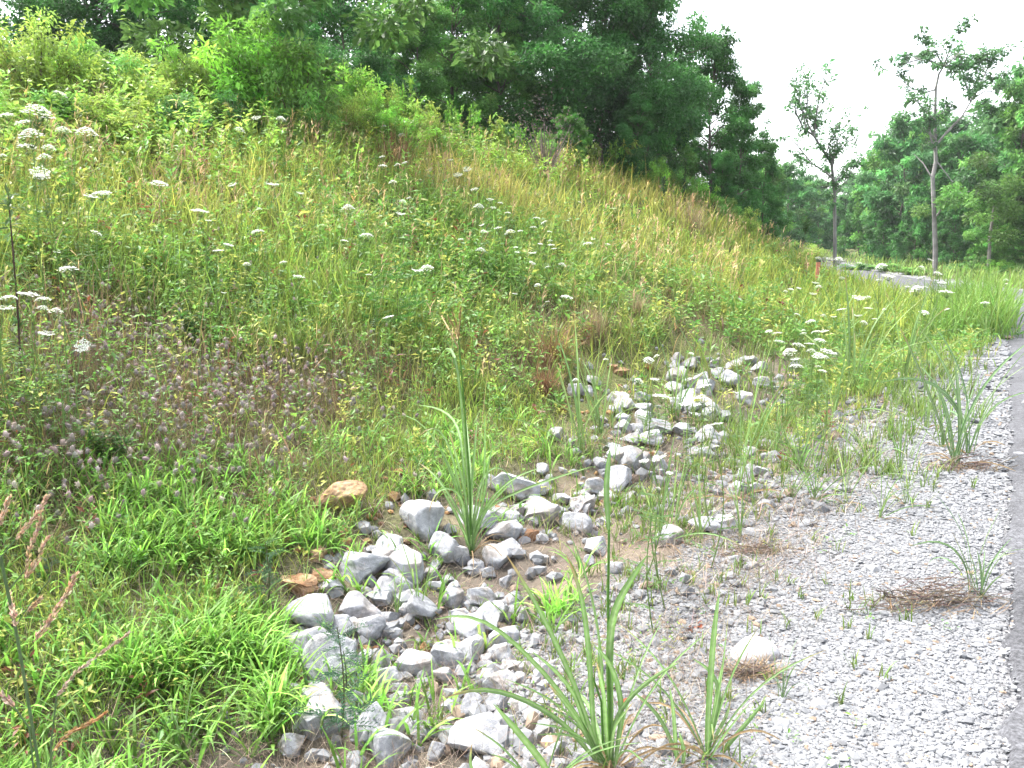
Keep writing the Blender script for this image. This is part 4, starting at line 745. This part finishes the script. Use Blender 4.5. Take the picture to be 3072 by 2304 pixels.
# twig heap on the gravel
def twig_heap(px, py, wp, hp, n, label):
    b = at(px, py); dep = (b-np.array([0, 0, CAM_Z]))@fw; wd = wp*dep/F; h = hp*dep/F; t = empty('twig_heap', b); S = Acc()
    for k in range(n):
        x0 = float(np.clip(rng.normal(0, .24)+(.2 if rng.random() < .4 else -.12), -.62, .62))*wd; y0 = rng.normal(0, .09*wd)+.12*x0; a = rng.normal(0, .5)+(math.pi if rng.random() < .4 else 0); e_ = rng.uniform(-.05, .6)*(1 if rng.random() < .5 else .3); L_ = wd*rng.uniform(.15, .5)
        env = h*(1-abs(x0/wd*1.7)**1.5); z0 = rng.uniform(0, max(env, .01))*.6+.01; s_ = np.linspace(0, 1, 5)[:, None]
        P = np.array([x0, y0, z0])+s_*L_*np.array([math.cos(a)*math.cos(e_), math.sin(a)*math.cos(e_)*.5, math.sin(e_)])+rng.normal(0, .012*wd, (5, 3)); P[:, 2] = np.maximum(P[:, 2], .005)
        V, Fq = tube(P, np.linspace(1, .4, 5)*rng.uniform(.001, .0034), 4); S.add(V, Fq, jit((.15, .11, .09), 1, .35)[0])
    S.obj('twigs', M_dry, t); A = Acc(); n = 240; c = jit((.24, .17, .10), n, .3); A.add(*blades(np.stack([rng.normal(0, .3, n)*wd, rng.normal(0, .12*wd, n), rng.uniform(0, .012, n)], -1), rng.uniform(0, 6.3, n), rng.uniform(.03, .12, n), .003, rng.uniform(.8, 1.5, n), rng.normal(0, .8, n), 4, c, c)); A.obj('thatch', M_dry, t)
    tag(t, label, 'twig heap', 'twig heaps')
twig_heap(926, 606, 108, 36, 125, 'large heap of dry brown twigs on the gravel beside the dark grass'); twig_heap(750, 676, 50, 14, 60, 'small tangle of brown stems under the large white rock'); twig_heap(958, 470, 60, 20, 70, 'brown withered stems under the grey-green grass by the asphalt'); twig_heap(757, 553, 60, 10, 50, 'thin scatter of dark twigs at the gravel margin'); twig_heap(955, 336, 60, 5, 30, 'thin line of brown litter across the far gravel')
# orange stake
b = at(817, 284); b = pix(817, 283, 17.5); gz = zz(b[0], b[1]); topz = pix(817, 262, 17.5)[2]; t = empty('marker_stake', (b[0], b[1], gz)); S = Acc()
def box(A, c, s, col):
    v = np.array([[x, y, z] for z in (-1, 1) for y in (-1, 1) for x in (-1, 1)], float)*np.array(s)/2+np.array(c)
    A.add(v, np.array([[0, 2, 3, 1], [4, 5, 7, 6], [0, 1, 5, 4], [2, 6, 7, 3], [0, 4, 6, 2], [1, 3, 7, 5]]), col)
box(S, (0, 0, (topz-gz)/2), (.075, .035, topz-gz), [.55, .2, .13]); S.obj('post', mat('stake_paint', rough=.6, noise=[(20, .8, 1.1, 3)]), t); S = Acc(); box(S, (0, 0, topz-gz+.03), (.085, .045, .06), [.05, .05, .055]); S.obj('cap', M_stone, t)
tag(t, 'faded orange marker stake with dark cap in the verge flowers', 'marker stake')
# fallen leaves
for (px, py, l, c) in ((697,628,'curled rust-red fallen leaf on the gravel edge near the upright blade',(.35,.11,.06)),(622,708,'reddish leaf beside the tallest near grass clump',(.3,.1,.06)),(642,347,'deep red low leaf cluster above the white rocks',(.28,.05,.03))):
    b = at(px, py); A = Acc(); dep = (b-np.array([0, 0, CAM_Z]))@fw
    for k in range(4): A.add(*leaves(np.array([[0, 0, .015]]), rnd_dir(1)*[1, 1, .5]+[0, 0, .3], 8*dep/F, 5*dep/F, jit(c, 1), .6))
    o = A.obj('fallen_leaf', M_leaf); o.location = [float(v) for v in b]; tag(o, l, 'leaf', 'fallen leaves')
# ------------------------------------------------------------------ trees and shrubs
def crown_cloud(A, cen, rad, nl, L, W, col, r_, droop=.0):
    """leaf sprays round each centre; sprays keep their own tint"""
    n = len(cen); per = np.maximum((nl*rad**2/np.sum(rad**2)).astype(int), 12)
    idx = np.repeat(np.arange(n), per); m = len(idx)
    v = r_.normal(size=(m, 3)); v /= np.linalg.norm(v, axis=1)[:, None]; q = r_.random(m)**.5
    off = v*q[:, None]*rad[idx][:, None]*np.array([1, 1, .62])
    P = cen[idx]+off
    D = v*[1, 1, .5]+r_.normal(0, .5, (m, 3))+np.array([0, 0, -droop])
    tint = np.exp(r_.normal(0, .22, (n, 1)))*np.exp(r_.normal(0, .07, (n, 3)))
    c = np.array(col)*tint[idx]*np.exp(r_.normal(0, .18, (m, 1)))
    sz = np.exp(r_.normal(0, .3, m))
    A.add(*leaves(P, D, L*sz, W*sz, c, .55))
def tree_meshes(seed, h, cr, cb, nl, L, ncl, col, lean=0., trunk_r=None):
    """h height, cr crown radius, cb height where the crown starts"""
    r_ = np.random.default_rng(seed); T = Acc(); t = np.linspace(0, 1, 10); wob = r_.normal(0, .012*h, (10, 2)).cumsum(0)*.6
    P = np.stack([wob[:, 0]+lean*t*h, wob[:, 1], t*h*.93], -1); P[0, :2] = 0; tr = trunk_r or h*.013
    V, Fq = tube(P, np.linspace(1, .15, 10)*tr, 8); T.add(V, Fq, [.13, .11, .09])
    cen = []; rad = []
    for k in range(ncl):
        u = (k+.5)/ncl; z = cb+(h-cb)*u**.9; env = cr*(math.sin(math.pi*min(1, (.12+.88*u))**.75)**.6*.95+.1)*r_.uniform(.45, 1.12)
        a = k*2.4+r_.normal(0, .5); p0 = np.array([np.interp(z*.85, P[:, 2], P[:, 0]), np.interp(z*.85, P[:, 2], P[:, 1]), z*.85])
        e_ = np.array([p0[0]+env*math.cos(a), p0[1]+env*math.sin(a), z+r_.normal(0, .03*h)])
        V, Fq = tube([p0, (p0+e_)/2+[0, 0, .03*h], e_], [tr*.28, tr*.18, tr*.07], 5); T.add(V, Fq, [.13, .11, .09])
        rr_ = cr*r_.uniform(.17, .32); cen.append(e_); rad.append(rr_)
        for j in range(4):
            u2 = r_.uniform(.4, 1.15); cen.append(p0+(e_-p0)*u2+r_.normal(0, cr*.2, 3)*[1, 1, .8]); rad.append(rr_*r_.uniform(.35, .8))
    A = Acc(); crown_cloud(A, np.array(cen), np.array(rad), nl, L, L*.55, col, r_, .25)
    return T.mesh('trunk', M_bark), A.mesh('crown', M_leaf)
DK = (.065, .195, .045); MD = (.125, .29, .06); BL = (.085, .22, .07)
BIG = [tree_meshes(500, 11, 3.3, 1.0, 46000, .15, 34, DK), tree_meshes(501, 12, 3.0, .8, 46000, .15, 36, MD), tree_meshes(502, 10, 3.6, .7, 48000, .15, 34, DK), tree_meshes(503, 11, 2.4, 1.0, 36000, .14, 34, (.075, .21, .05)), tree_meshes(504, 9, 2.8, .5, 40000, .14, 30, MD)]
FAR = [tree_meshes(520, 10, 3.2, .6, 16000, .26, 26, BL), tree_meshes(521, 11, 2.7, .8, 15000, .26, 26, MD), tree_meshes(522, 9, 3.4, .4, 16000, .26, 24, DK)]
def plant_tree(kit, x, y, top_z, label, wide=1., name='broadleaf_tree', h0=None, group='trees of the wood', gz=None):
    gz = zz(x, y) if gz is None else gz; hh = top_z-gz; t = empty(name, (x, y, gz-.05), rng.uniform(0, 6.3)); s_ = hh/h0
    t.scale = (s_*wide, s_*wide, s_); link_part('trunk', kit[0], t); link_part('crown', kit[1], t); tag(t, label, 'tree', group); return t
HB = [11, 12, 10, 11, 9]; HF = [10, 11, 9]
# the wood on top of the bank: place, height from how high each stands in view
wood = [ # px, Y, top py, kind, wide, label
 (60,15.5,-80,0,.9,'dark tree at the left end of the wood, mostly above the view'),(150,14,-110,2,.9,'dark leafy tree behind the yellow-green shrubs at upper left'),(215,17,-90,1,.9,'dark tree left of the grey trunk behind the large shrub'),(300,15.5,-70,0,.95,'dark green tree just right of the large bright shrub'),
 (345,18,-30,2,.95,'dark tree with a thin trunk showing against small sky gaps'),(382,21,15,3,.8,'small tree under the sky gaps between two darker crowns'),(420,20,-15,1,.9,'tall mid-green tree above the crest saplings'),(452,22,-40,4,1.1,'lighter green tree with feathery top left of the darkest crown'),(500,21,-10,1,1.0,'light green rounded tree in the middle of the wood'),
 (548,21.5,-60,2,.95,'tall dark tree at the centre of the wood'),(600,22,-70,0,1.0,'darkest broad tree, tallest at the end of the wood'),(640,22.5,-25,2,.8,'dark tree at the open corner of the wood against the sky'),(570,18.5,108,4,.9,'low spreading young tree under the darkest crown'),(500,18,120,4,.8,'low leafy tree in front of the wood near the crest'),(635,20.5,90,0,.75,'short dark tree filling under the corner of the wood'),
 (672,23,118,4,.8,'low dark tree at the foot of the tall pointed one'),(704,25.5,28,3,.85,'tall pointed tree standing against the sky'),(735,26.5,78,3,.7,'loose-crowned tree leaning right against the sky'),(760,28,138,3,.6,'thin-crowned tree at the wood edge, right of the pointed one'),(718,24,150,0,.7,'dark shrubby tree with shadowed trunk below the pointed tree'),
 (455,26,-5,0,1.,'dark tree deeper in the wood behind the light one'),(530,27,-20,0,1.,'deep wood tree behind the centre'),(610,27,10,2,1.,'deep wood tree behind the darkest crown'),(680,30,70,2,.9,'deep wood tree behind the pointed one'),(260,20,-60,2,1.,'deep wood tree behind the large shrub'),(120,20,-60,0,1.,'deep wood tree behind the upper left shrubs'),(375,26,-8,2,.9,'deep wood tree behind the sky gaps'),
 (-60,13,-60,2,1.,'dark tree beyond the left edge of the view'),(-160,12,-60,0,1.,'dark tree farther beyond the left edge of the view')]
for (px, Y, ty, kd, wd, lab) in wood:
    if px < 345 and Y < 20: Y += 5.5; wd *= 1.1
    b = pix(px, 250, Y); plant_tree(BIG[kd], b[0], Y, pix(px, ty, Y)[2], lab, wd, h0=HB[kd])
far = [(765,48,158,1,.8,'mid-green tree low behind the loose-crowned one'),(740,44,150,2,.9,'rounded tree behind the end of the wood'),(783,60,168,0,.9,'hazy blue-green tree left of the road gap'),(800,75,183,1,.9,'small hazy tree in the road gap'),(818,85,182,0,1.,'pale distant tree at the middle of the road gap'),(775,70,175,2,1.,'distant rounded tree left of the gap'),(838,92,197,2,1.,'lowest distant tree in the gap, right of the pale one'),(796,95,180,0,1.2,'farthest hazy tree behind the gap'),(828,100,190,1,1.2,'farthest pale tree right side of the gap'),(850,95,180,0,1.2,'distant tree at the left shoulder of the right wood'),(760,85,170,0,1.3,'distant tree hidden behind the left wood edge'),
 (872,62,142,1,.8,'left tree of the wood across the road'),(895,55,122,0,.85,'tall rounded tree left of the forked one across the road'),(918,57,118,1,.8,'tree with pointed tips behind the forked tree'),(950,52,140,2,.9,'bushy tree directly behind the forked trunk'),(975,56,135,0,.85,'tree right of the forked trunk'),(1000,50,150,1,.8,'mid-green tree between forked trunk and the right edge'),(860,64,185,2,.8,'low bushy tree at the left foot of the far wood'),(885,54,195,2,.8,'low dark bushy tree beside the slender one'),(912,50,200,2,.8,'low bushy tree left of the forked trunk base'),(955,47,205,2,.75,'low bushy tree right of the forked trunk base'),
 (1040,45,60,0,.9,'dark tree at the right edge, tallest of the far wood there'),(1015,44,85,1,.75,'dark irregular tree just inside the right edge'),(1075,48,60,2,1.,'tree beyond the right edge of the view'),(935,70,125,0,1.1,'second-row tree behind the forked one'),(985,70,120,2,1.1,'second-row tree near the right edge'),(900,78,130,0,1.2,'second-row tree behind the rounded one'),(1120,50,90,0,1.2,'tree farther beyond the right edge')]
for (px, Y, ty, kd, wd, lab) in far:
    b = pix(px, 250, Y); plant_tree(FAR[kd], b[0], Y, pix(px, ty, Y)[2], lab, wd, h0=HF[kd], group='trees across the road')
near_r = [(1000,38,178,4,.6,'yellow-green young tree at the right with thin pale trunk'),(1030,37,195,4,.7,'bright green leafy tree low at the right edge'),(975,39,245,4,.5,'low bright bush-like tree under the right wood'),(1012,36.5,262,4,.5,'small bright bushy tree at the foot of the right wood')]
for (px, Y, ty, kd, wd, lab) in near_r:
    b = pix(px, 250, Y); plant_tree(BIG[kd], b[0], Y, pix(px, ty, Y)[2], lab, wd*1.6, h0=HB[kd], group='trees across the road')

# two thin open trees, drawn limb by limb
def open_tree(base_px, Y, limbs, tw, nleaf, lab, leafL=.13, sp=.16, col=(.10, .23, .08), bark=(.2, .19, .18)):
    b = pix(*base_px, Y); root = np.array([b[0], Y, zz(b[0], Y)]); t = empty('open_tree', root); T = Acc(); A = Acc(); cen = []; rad = []
    for li, (P2, w0, w1, leafy, dy) in enumerate(limbs):
        n = len(P2); ys = Y+np.linspace(0, dy, n); P = np.array([pix(a, c, yy) for (a, c), yy in zip(P2, ys)])-root
        if li == 0: P = np.vstack([[0, 0, -.1], P])
        V, Fq = tube(P, np.linspace(w0, w1, len(P))*Y/F/2, 7); T.add(V, Fq, np.array(bark))
        s_ = np.concatenate([[0], np.cumsum(np.linalg.norm(np.diff(P, axis=0), axis=1))]); L_ = s_[-1]
        for u in np.linspace(leafy, 1.0, max(2, int(L_*(1-leafy)/sp*1.1))) if leafy < 1 else []:
            p = np.array([np.interp(u*L_, s_, P[:, k]) for k in range(3)]); along = (P[-1]-P[0])/np.linalg.norm(P[-1]-P[0]); side = rnd_dir(1)[0]*[1, .9, .8]+along*.7+[0, 0, .25]
            ln_ = rng.uniform(.25, .8)*tw; e_ = p+side*ln_*.7; md = (p+e_)/2+rng.normal(0, .06, 3)*tw; V, Fq = tube([p, md, e_], [.013, .009, .004], 4); T.add(V, Fq, np.array(bark)*.8)
            for q in (.45, .75, 1.0): cen.append(p+(e_-p)*q+rng.normal(0, .07, 3)*tw); rad.append(rng.uniform(.3, .75)*sp)
    crown_cloud(A, np.array(cen), np.array(rad), nleaf, leafL, leafL*.55, col, rng, .2)
    T.obj('trunk', M_bark, t); A.obj('crown', M_leaf, t); tag(t, lab, 'tree', 'open trees by the road bend')
zG = lambda L_: [(682.7+a/6.48, b/6.48) for a, b in L_]
open_tree((835, 284), 25, [(zG([(985,1800),(987,1500),(985,1250),(965,1060),(900,960),(850,880),(780,830),(730,720),(725,560)]), 4.0, 1.0, .4, .8), (zG([(975,1160),(920,1110),(840,1060),(715,910)]), 2, .8, .3, -.6), (zG([(850,880),(800,780),(810,640),(800,500)]), 1.8, .7, .15, .8), (zG([(850,880),(870,720),(890,600),(935,500)]), 1.8, .7, .15, -.8),
 (zG([(930,1000),(960,900),(1015,790)]), 1.5, .6, .2, .5), (zG([(970,1100),(985,960),(1040,830)]), 1.5, .6, .2, -.5), (zG([(985,1180),(1040,1120),(1110,1040)]), 1.5, .6, .2, .5), (zG([(960,1050),(1030,960),(1100,880)]), 1.5, .6, .2, .3), (zG([(800,830),(770,690),(730,560)]), 1.4, .6, .1, .2), (zG([(985,1250),(1060,1180),(1110,1080)]), 1.3, .6, .2, .2), (zG([(850,860),(880,790),(905,770)]), 1.3, .6, .2, .4)],
 .8, 3800, 'slender leaning tree with sparse crown at the road bend', leafL=.09, sp=.17)
open_tree((936, 284), 38, [(zG([(1635,1780),(1637,1600),(1630,1400),(1620,1150),(1640,1050),(1636,900),(1635,780),(1640,570),(1660,480),(1690,430)]), 5.5, 1.6, .97, 1), (zG([(1690,430),(1620,400),(1550,380),(1440,410),(1340,460)]), 1.8, .7, .1, 1), (zG([(1690,430),(1720,350),(1760,250)]), 1.6, .7, .1, -1), (zG([(1690,430),(1790,350),(1900,360),(2000,350)]), 1.6, .7, .1, 1), (zG([(1690,430),(1640,340),(1560,320)]), 1.5, .6, .1, -1),
 (zG([(1640,580),(1570,600),(1480,570),(1430,530)]), 1.6, .7, .3, 1), (zG([(1650,930),(1700,870),(1800,770),(1865,660),(1930,560),(2080,510)]), 2.2, .8, .62, 1.5), (zG([(1865,660),(1840,560),(1790,470)]), 1.3, .6, .2, 1), (zG([(1865,650),(1960,590),(2050,600)]), 1.3, .6, .1, -1), (zG([(1900,590),(1960,480),(1990,390)]), 1.3, .6, .1, 1), (zG([(1636,780),(1570,720),(1500,640)]), 1.5, .6, .3, -.5), (zG([(1636,820),(1600,760),(1530,750)]), 1.3, .6, .2, .5), (zG([(1640,760),(1700,720),(1780,710)]), 1.3, .6, .2, .5),
 (zG([(1700,860),(1800,760),(1900,730)]), 1.0, .5, .75, .5), (zG([(1620,1160),(1560,1060),(1500,1000)]), 1.4, .5, 1, 1), (zG([(1645,1400),(1720,1290),(1800,1250),(1860,1240)]), 1.8, .6, 1, -1), (zG([(1650,1050),(1750,1180),(1820,1080)]), 1.2, .5, 1, -1), (zG([(1638,900),(1600,860),(1600,800)]), 2.5, 1.4, .0, 0), (zG([(1638,980),(1610,900),(1590,830)]), 2, 1, .0, 0), (zG([(1690,430),(1780,420),(1850,470)]), 1.2, .6, .1, .5), (zG([(1550,390),(1500,370),(1480,350)]), 1.2, .6, .1, .5)],
 1.35, 6500, 'tall forked tree with flat open crown across the road', leafL=.14, sp=.3, col=(.085, .19, .07))
def bare_trunk(px, y0, y1, Y, w_, lab):
    b = pix(px, y0, Y); gz = zz(b[0], Y); kit = BIG[3]; P = np.array([[b[0], Y, gz-.1], pix(px+1, (y0+y1)/2, Y), pix(px+5, y1, Y)]); root = P[0].copy(); t = empty('thin_tree', root); T = Acc(); V, Fq = tube(P-root, np.array([1, .8, .5])*w_*Y/F/2, 6); T.add(V, Fq, [.2, .18, .16]); T.obj('trunk', M_bark, t)
    A = Acc(); c = P[2]-root; cen = c+rng.normal(0, 1, (26, 3))*[1.4, 1, .8]; crown_cloud(A, cen, rng.uniform(.3, .7, 26), 7000, .15, .08, (.11, .22, .05), rng, .2); A.obj('crown', M_leaf, t); tag(t, lab, 'tree', 'trees across the road')
bare_trunk(989, 270, 205, 37, 4, 'thin-trunked light green tree in front of the right wood')
bare_trunk(270, 110, -10, 14.2, 12, 'grey straight trunk showing through behind the large shrub')

# shrubs and saplings along the crest
def shrub_meshes(seed, col, nl, L, stemmy=False):
    r_ = np.random.default_rng(seed); T = Acc(); cen = []; rad = []
    for k in range(16 if not stemmy else 9):
        a = r_.uniform(0, 6.3); e_ = r_.uniform(.05, .9 if not stemmy else .35); L_ = r_.uniform(.65, 1.05); d = np.array([math.cos(a)*math.sin(e_), math.sin(a)*math.sin(e_), math.cos(e_)])*L_
        V, Fq = tube([[0, 0, 0], d*.5+[0, 0, .03], d], [.016, .011, .004], 4); T.add(V, Fq, [.14, .12, .07])
        for u in ((.35, .6, .85, 1.0) if not stemmy else (.25, .4, .55, .7, .85, 1.0)): cen.append(d*u+r_.normal(0, .05, 3)); rad.append(r_.uniform(.10, .22)*(1 if not stemmy else .45*(1.3-u)))
    A = Acc(); crown_cloud(A, np.array(cen), np.array(rad), nl, L, L*.42, col, r_, .15); return T.mesh('stems', M_bark), A.mesh('foliage', M_leaf)
BRI = (.20, .42, .06); YG = (.29, .42, .08); MG = (.12, .28, .07)
SH = [shrub_meshes(700, BRI, 9000, .055), shrub_meshes(701, YG, 8000, .05), shrub_meshes(702, MG, 9000, .055), shrub_meshes(703, BRI, 3200, .075, True), shrub_meshes(704, YG, 3000, .075, True), shrub_meshes(705, (.17, .35, .07), 9000, .06)]
shr = [ # px, base py, top py, half-width px, kind, label
 (248,112,2,66,0,'large rounded bright green shrub standing highest on the crest'),(300,112,25,45,5,'green shrub on the right flank of the largest shrub'),(200,112,40,45,1,'yellow-green shrub on the left flank of the largest shrub'),(40,112,2,52,1,'big yellow-green shrub in the upper left corner'),(92,112,30,42,5,'bluish green shrub right of the corner shrub'),(5,100,28,45,2,'dark green shrub at the left border'),(130,118,48,42,1,'yellowish low shrub under the dark tree gap'),(165,118,62,36,0,'small bright shrub left of the big green one'),
 (60,135,85,42,5,'grey-green low shrub below the corner shrub'),(10,150,95,42,0,'light green low shrub at the left border, lowest there'),(115,150,92,38,1,'golden low shrub on the upper left slope'),(175,140,88,38,2,'dark low shrub on the upper slope'),(235,138,88,42,2,'shaded low shrub at the foot of the largest shrub'),(300,135,85,38,1,'yellow shrub right of the foot of the largest shrub'),
 (342,128,50,38,0,'bright shrub between largest shrub and the saplings'),(372,130,65,34,1,'yellow-tipped shrub over the crest, middle'),(405,130,68,32,3,'yellow-tipped branching sapling in front of the dark wood'),(428,140,88,28,4,'sapling with slanting yellow tips against dark leaves'),(340,150,105,34,5,'low shrub below the crest, middle'),(400,150,108,30,0,'low bright shrub at the crest where the wood begins'),
 (455,140,108,22,3,'small leafy sapling at the crest under the wood'),(475,148,112,20,3,'upright sapling beside the small leafy one'),(498,155,118,16,4,'pointed yellow-green sapling at the crest'),(520,160,132,15,3,'short sapling near the grey weed'),(570,168,140,16,2,'dark sapling below the low spreading tree'),(592,172,145,12,4,'thin sapling under the darkest tree'),(612,178,148,14,3,'leafy sapling on the sloping crest'),(632,182,140,14,4,'tallest pointed sapling on the sloping crest'),
 (655,190,165,16,0,'small shrub on the sloping crest'),(678,205,178,20,5,'rounded low shrub near the end of the wood'),(700,218,188,18,0,'bright low shrub beneath the pointed tree'),(725,228,205,16,5,'last low shrub before the road gap'),(745,238,218,12,1,'small golden shrub at the bank end'),(545,163,140,14,5,'low shrub right of the grey weed'),(440,160,128,22,1,'yellow low shrub on the crest below the saplings'),
 (140,135,98,36,1,'pale yellow-green low shrub in the lower shrub row, left'),(185,132,95,36,0,'light green low shrub in the lower shrub row, below the dark tree gap'),(225,134,92,36,1,'yellowish low shrub in front of the largest shrub'),(268,134,90,36,0,'bright low shrub in the lower row, right of the yellowish one'),(310,134,92,34,5,'blue-tinged low shrub in the lower row before the saplings'),(350,134,92,32,1,'yellow-green low shrub under the crest saplings'),(385,134,94,30,0,'fresh green low shrub under the yellow-tipped saplings'),(418,136,98,26,1,'last yellow-green low shrub of the lower row')]
def crestY(px):                           # where the bank stands highest in that direction
    yy_ = np.arange(8, 34, .1); d = ray(px, 300); xx_ = d[0]/d[1]*yy_; e_ = (H(xx_, yy_, False)-CAM_Z)/yy_; return float(yy_[np.argmax(e_)])
for (px, by, ty, hw, kd, lab) in shr:
    ty = ty-(13 if px > 440 else 0); b = at(px, by, .03 if px < 440 else .25, fall=13)
    Y = max(b[1], 9.5) if px < 340 else crestY(px)+rng.uniform(-.9, .3)-(1. if by-ty < 45 and px < 440 else 0); b = pix(px, by, Y); gz = zz(b[0], Y); hh = max(pix(px, ty, Y)[2]-gz, .35); wd = hw*Y/F/.72; wd = max(wd, .55*hh)
    t = empty('sapling' if kd in (3, 4) else 'shrub', (b[0], Y, gz-.03), rng.uniform(0, 6.3)); t.scale = (wd, wd, hh/1.12); link_part('stems', SH[kd][0], t); link_part('foliage', SH[kd][1], t); tag(t, lab, 'sapling' if kd in (3, 4) else 'shrub', 'shrubs and saplings on the crest')
# low growth at the foot of the far woods
for (px, Y, ty, hw, kd, lab) in ((860,44,262,18,2,'low bushes at the foot of the far wood, left'),(890,43,262,18,5,'low bush left of the forked trunk'),(962,42,262,20,2,'low bush right of the forked trunk'),(1000,36,258,18,0,'bright low bush at the right under the wood'),(1025,35,262,18,2,'dark low bush at the right edge'),(790,48,240,22,1,'golden bush on the rise by the far road'),(812,54,243,16,1,'yellow-green bush on the rise, right one'),(768,36,236,16,5,'brownish green bush on the bank end'),(915,40,266,18,5,'low green bush behind the road bend')):
    b = pix(px, 260, Y); gz = zz(b[0], Y); hh = max(pix(px, ty, Y)[2]-gz, .3); t = empty('shrub', (b[0], Y, gz-.03), rng.uniform(0, 6.3)); wd = hw*Y/F/.72; t.scale = (wd, wd, hh/1.12); link_part('stems', SH[kd][0], t); link_part('foliage', SH[kd][1], t); tag(t, lab, 'shrub', 'bushes at the foot of the far wood')
# grey-brown dried weed at crest
b = pix(545, 152, 17); gz = zz(b[0], 17); t = empty('dried_weed', (b[0], 17, gz)); S = Acc()
for k in range(60):
    a = rng.uniform(0, 6.3); e_ = rng.uniform(.05, .7); d = np.array([math.cos(a)*math.sin(e_), math.sin(a)*math.sin(e_), math.cos(e_)])*rng.uniform(.5, 1.3); V, Fq = tube([[0, 0, 0], d*.6, d], [.01, .008, .004], 3); S.add(V, Fq, [.2, .15, .14])
S.obj('stems', M_bark, t); A = Acc(); m = 500; A.add(*leaves(rng.normal(0, .4, (m, 3))+[0, 0, .9], rnd_dir(m), .06, .02, jit((.2, .15, .14), m, .2), .3)); A.obj('foliage', M_dry, t); tag(t, 'grey-brown dried weed standing on the crest before the wood', 'weed')
for (px, by, ty, l) in ((684,205,160,'dark green spire-like weed on the bank, taller of two'),(663,208,178,'dark green spire-like weed on the bank, shorter of two')):
    b = at(px, by, .2); hh = pix(px, ty, b[1])[2]-zz(b[0], b[1]); t = empty('spire_weed', (b[0], b[1], zz(b[0], b[1]))); S = Acc(); V, Fq = tube([[0, 0, 0], [0, 0, hh]], [.015, .01], 5); S.add(V, Fq, [.08, .12, .04]); S.obj('stem', M_leaf, t); A = Acc(); m = 160; A.add(*leaves(np.stack([0*np.arange(m), 0*np.arange(m), rng.uniform(.1, 1, m)*hh], -1), rnd_dir(m)+[0, 0, .7], .09, .03, jit((.05, .1, .035), m), .5)); A.obj('leaves', M_leaf, t); tag(t, l, 'weed', 'spire-like weeds')
# far-off forest closing the view beyond the single trees
n = 1100; px_ = rng.uniform(-1100, 2100, n); Yf = rng.uniform(115, 220, n); A = Acc(); cen = np.stack([(px_-512)/F*Yf, Yf, 1.5+rng.uniform(0, 8.5, n)], -1)
r_ = np.random.default_rng(9); crown_cloud(A, cen, r_.uniform(1.5, 3.2, n), 90000, .7, .4, (.05, .105, .05), r_, .2)
tag(A.obj('distant_forest', M_leaf), 'distant forest closing the gap behind the road', kind='stuff')
hz = bpy.data.materials.new('haze'); hz.use_nodes = True; ht = hz.node_tree; ht.nodes.clear(); ho = ht.nodes.new('ShaderNodeOutputMaterial'); pv = ht.nodes.new('ShaderNodeVolumePrincipled')
pv.inputs['Color'].default_value = (.93, .97, 1, 1); pv.inputs['Density'].default_value = .0004; pv.inputs['Anisotropy'].default_value = .2; ht.links.new(pv.outputs[0], ho.inputs['Volume'])
A = Acc(); zlo = float(Zg.min())-1; box(A, (0, 0, (zlo+26)/2), (1840, 1840, 26-zlo), [1, 1, 1]); o = A.obj('haze', hz); tag(o, 'thin summer haze over the whole place', kind='stuff')
print('zlo', zlo, 'top', max((o.matrix_world @ Vector(c))[2] for o in bpy.data.objects if o.type == 'MESH' and o.name != 'haze' for c in o.bound_box))
print('faces', sum(len(o.data.polygons) for o in bpy.data.objects if o.type == 'MESH'), 'objects', len(bpy.data.objects))
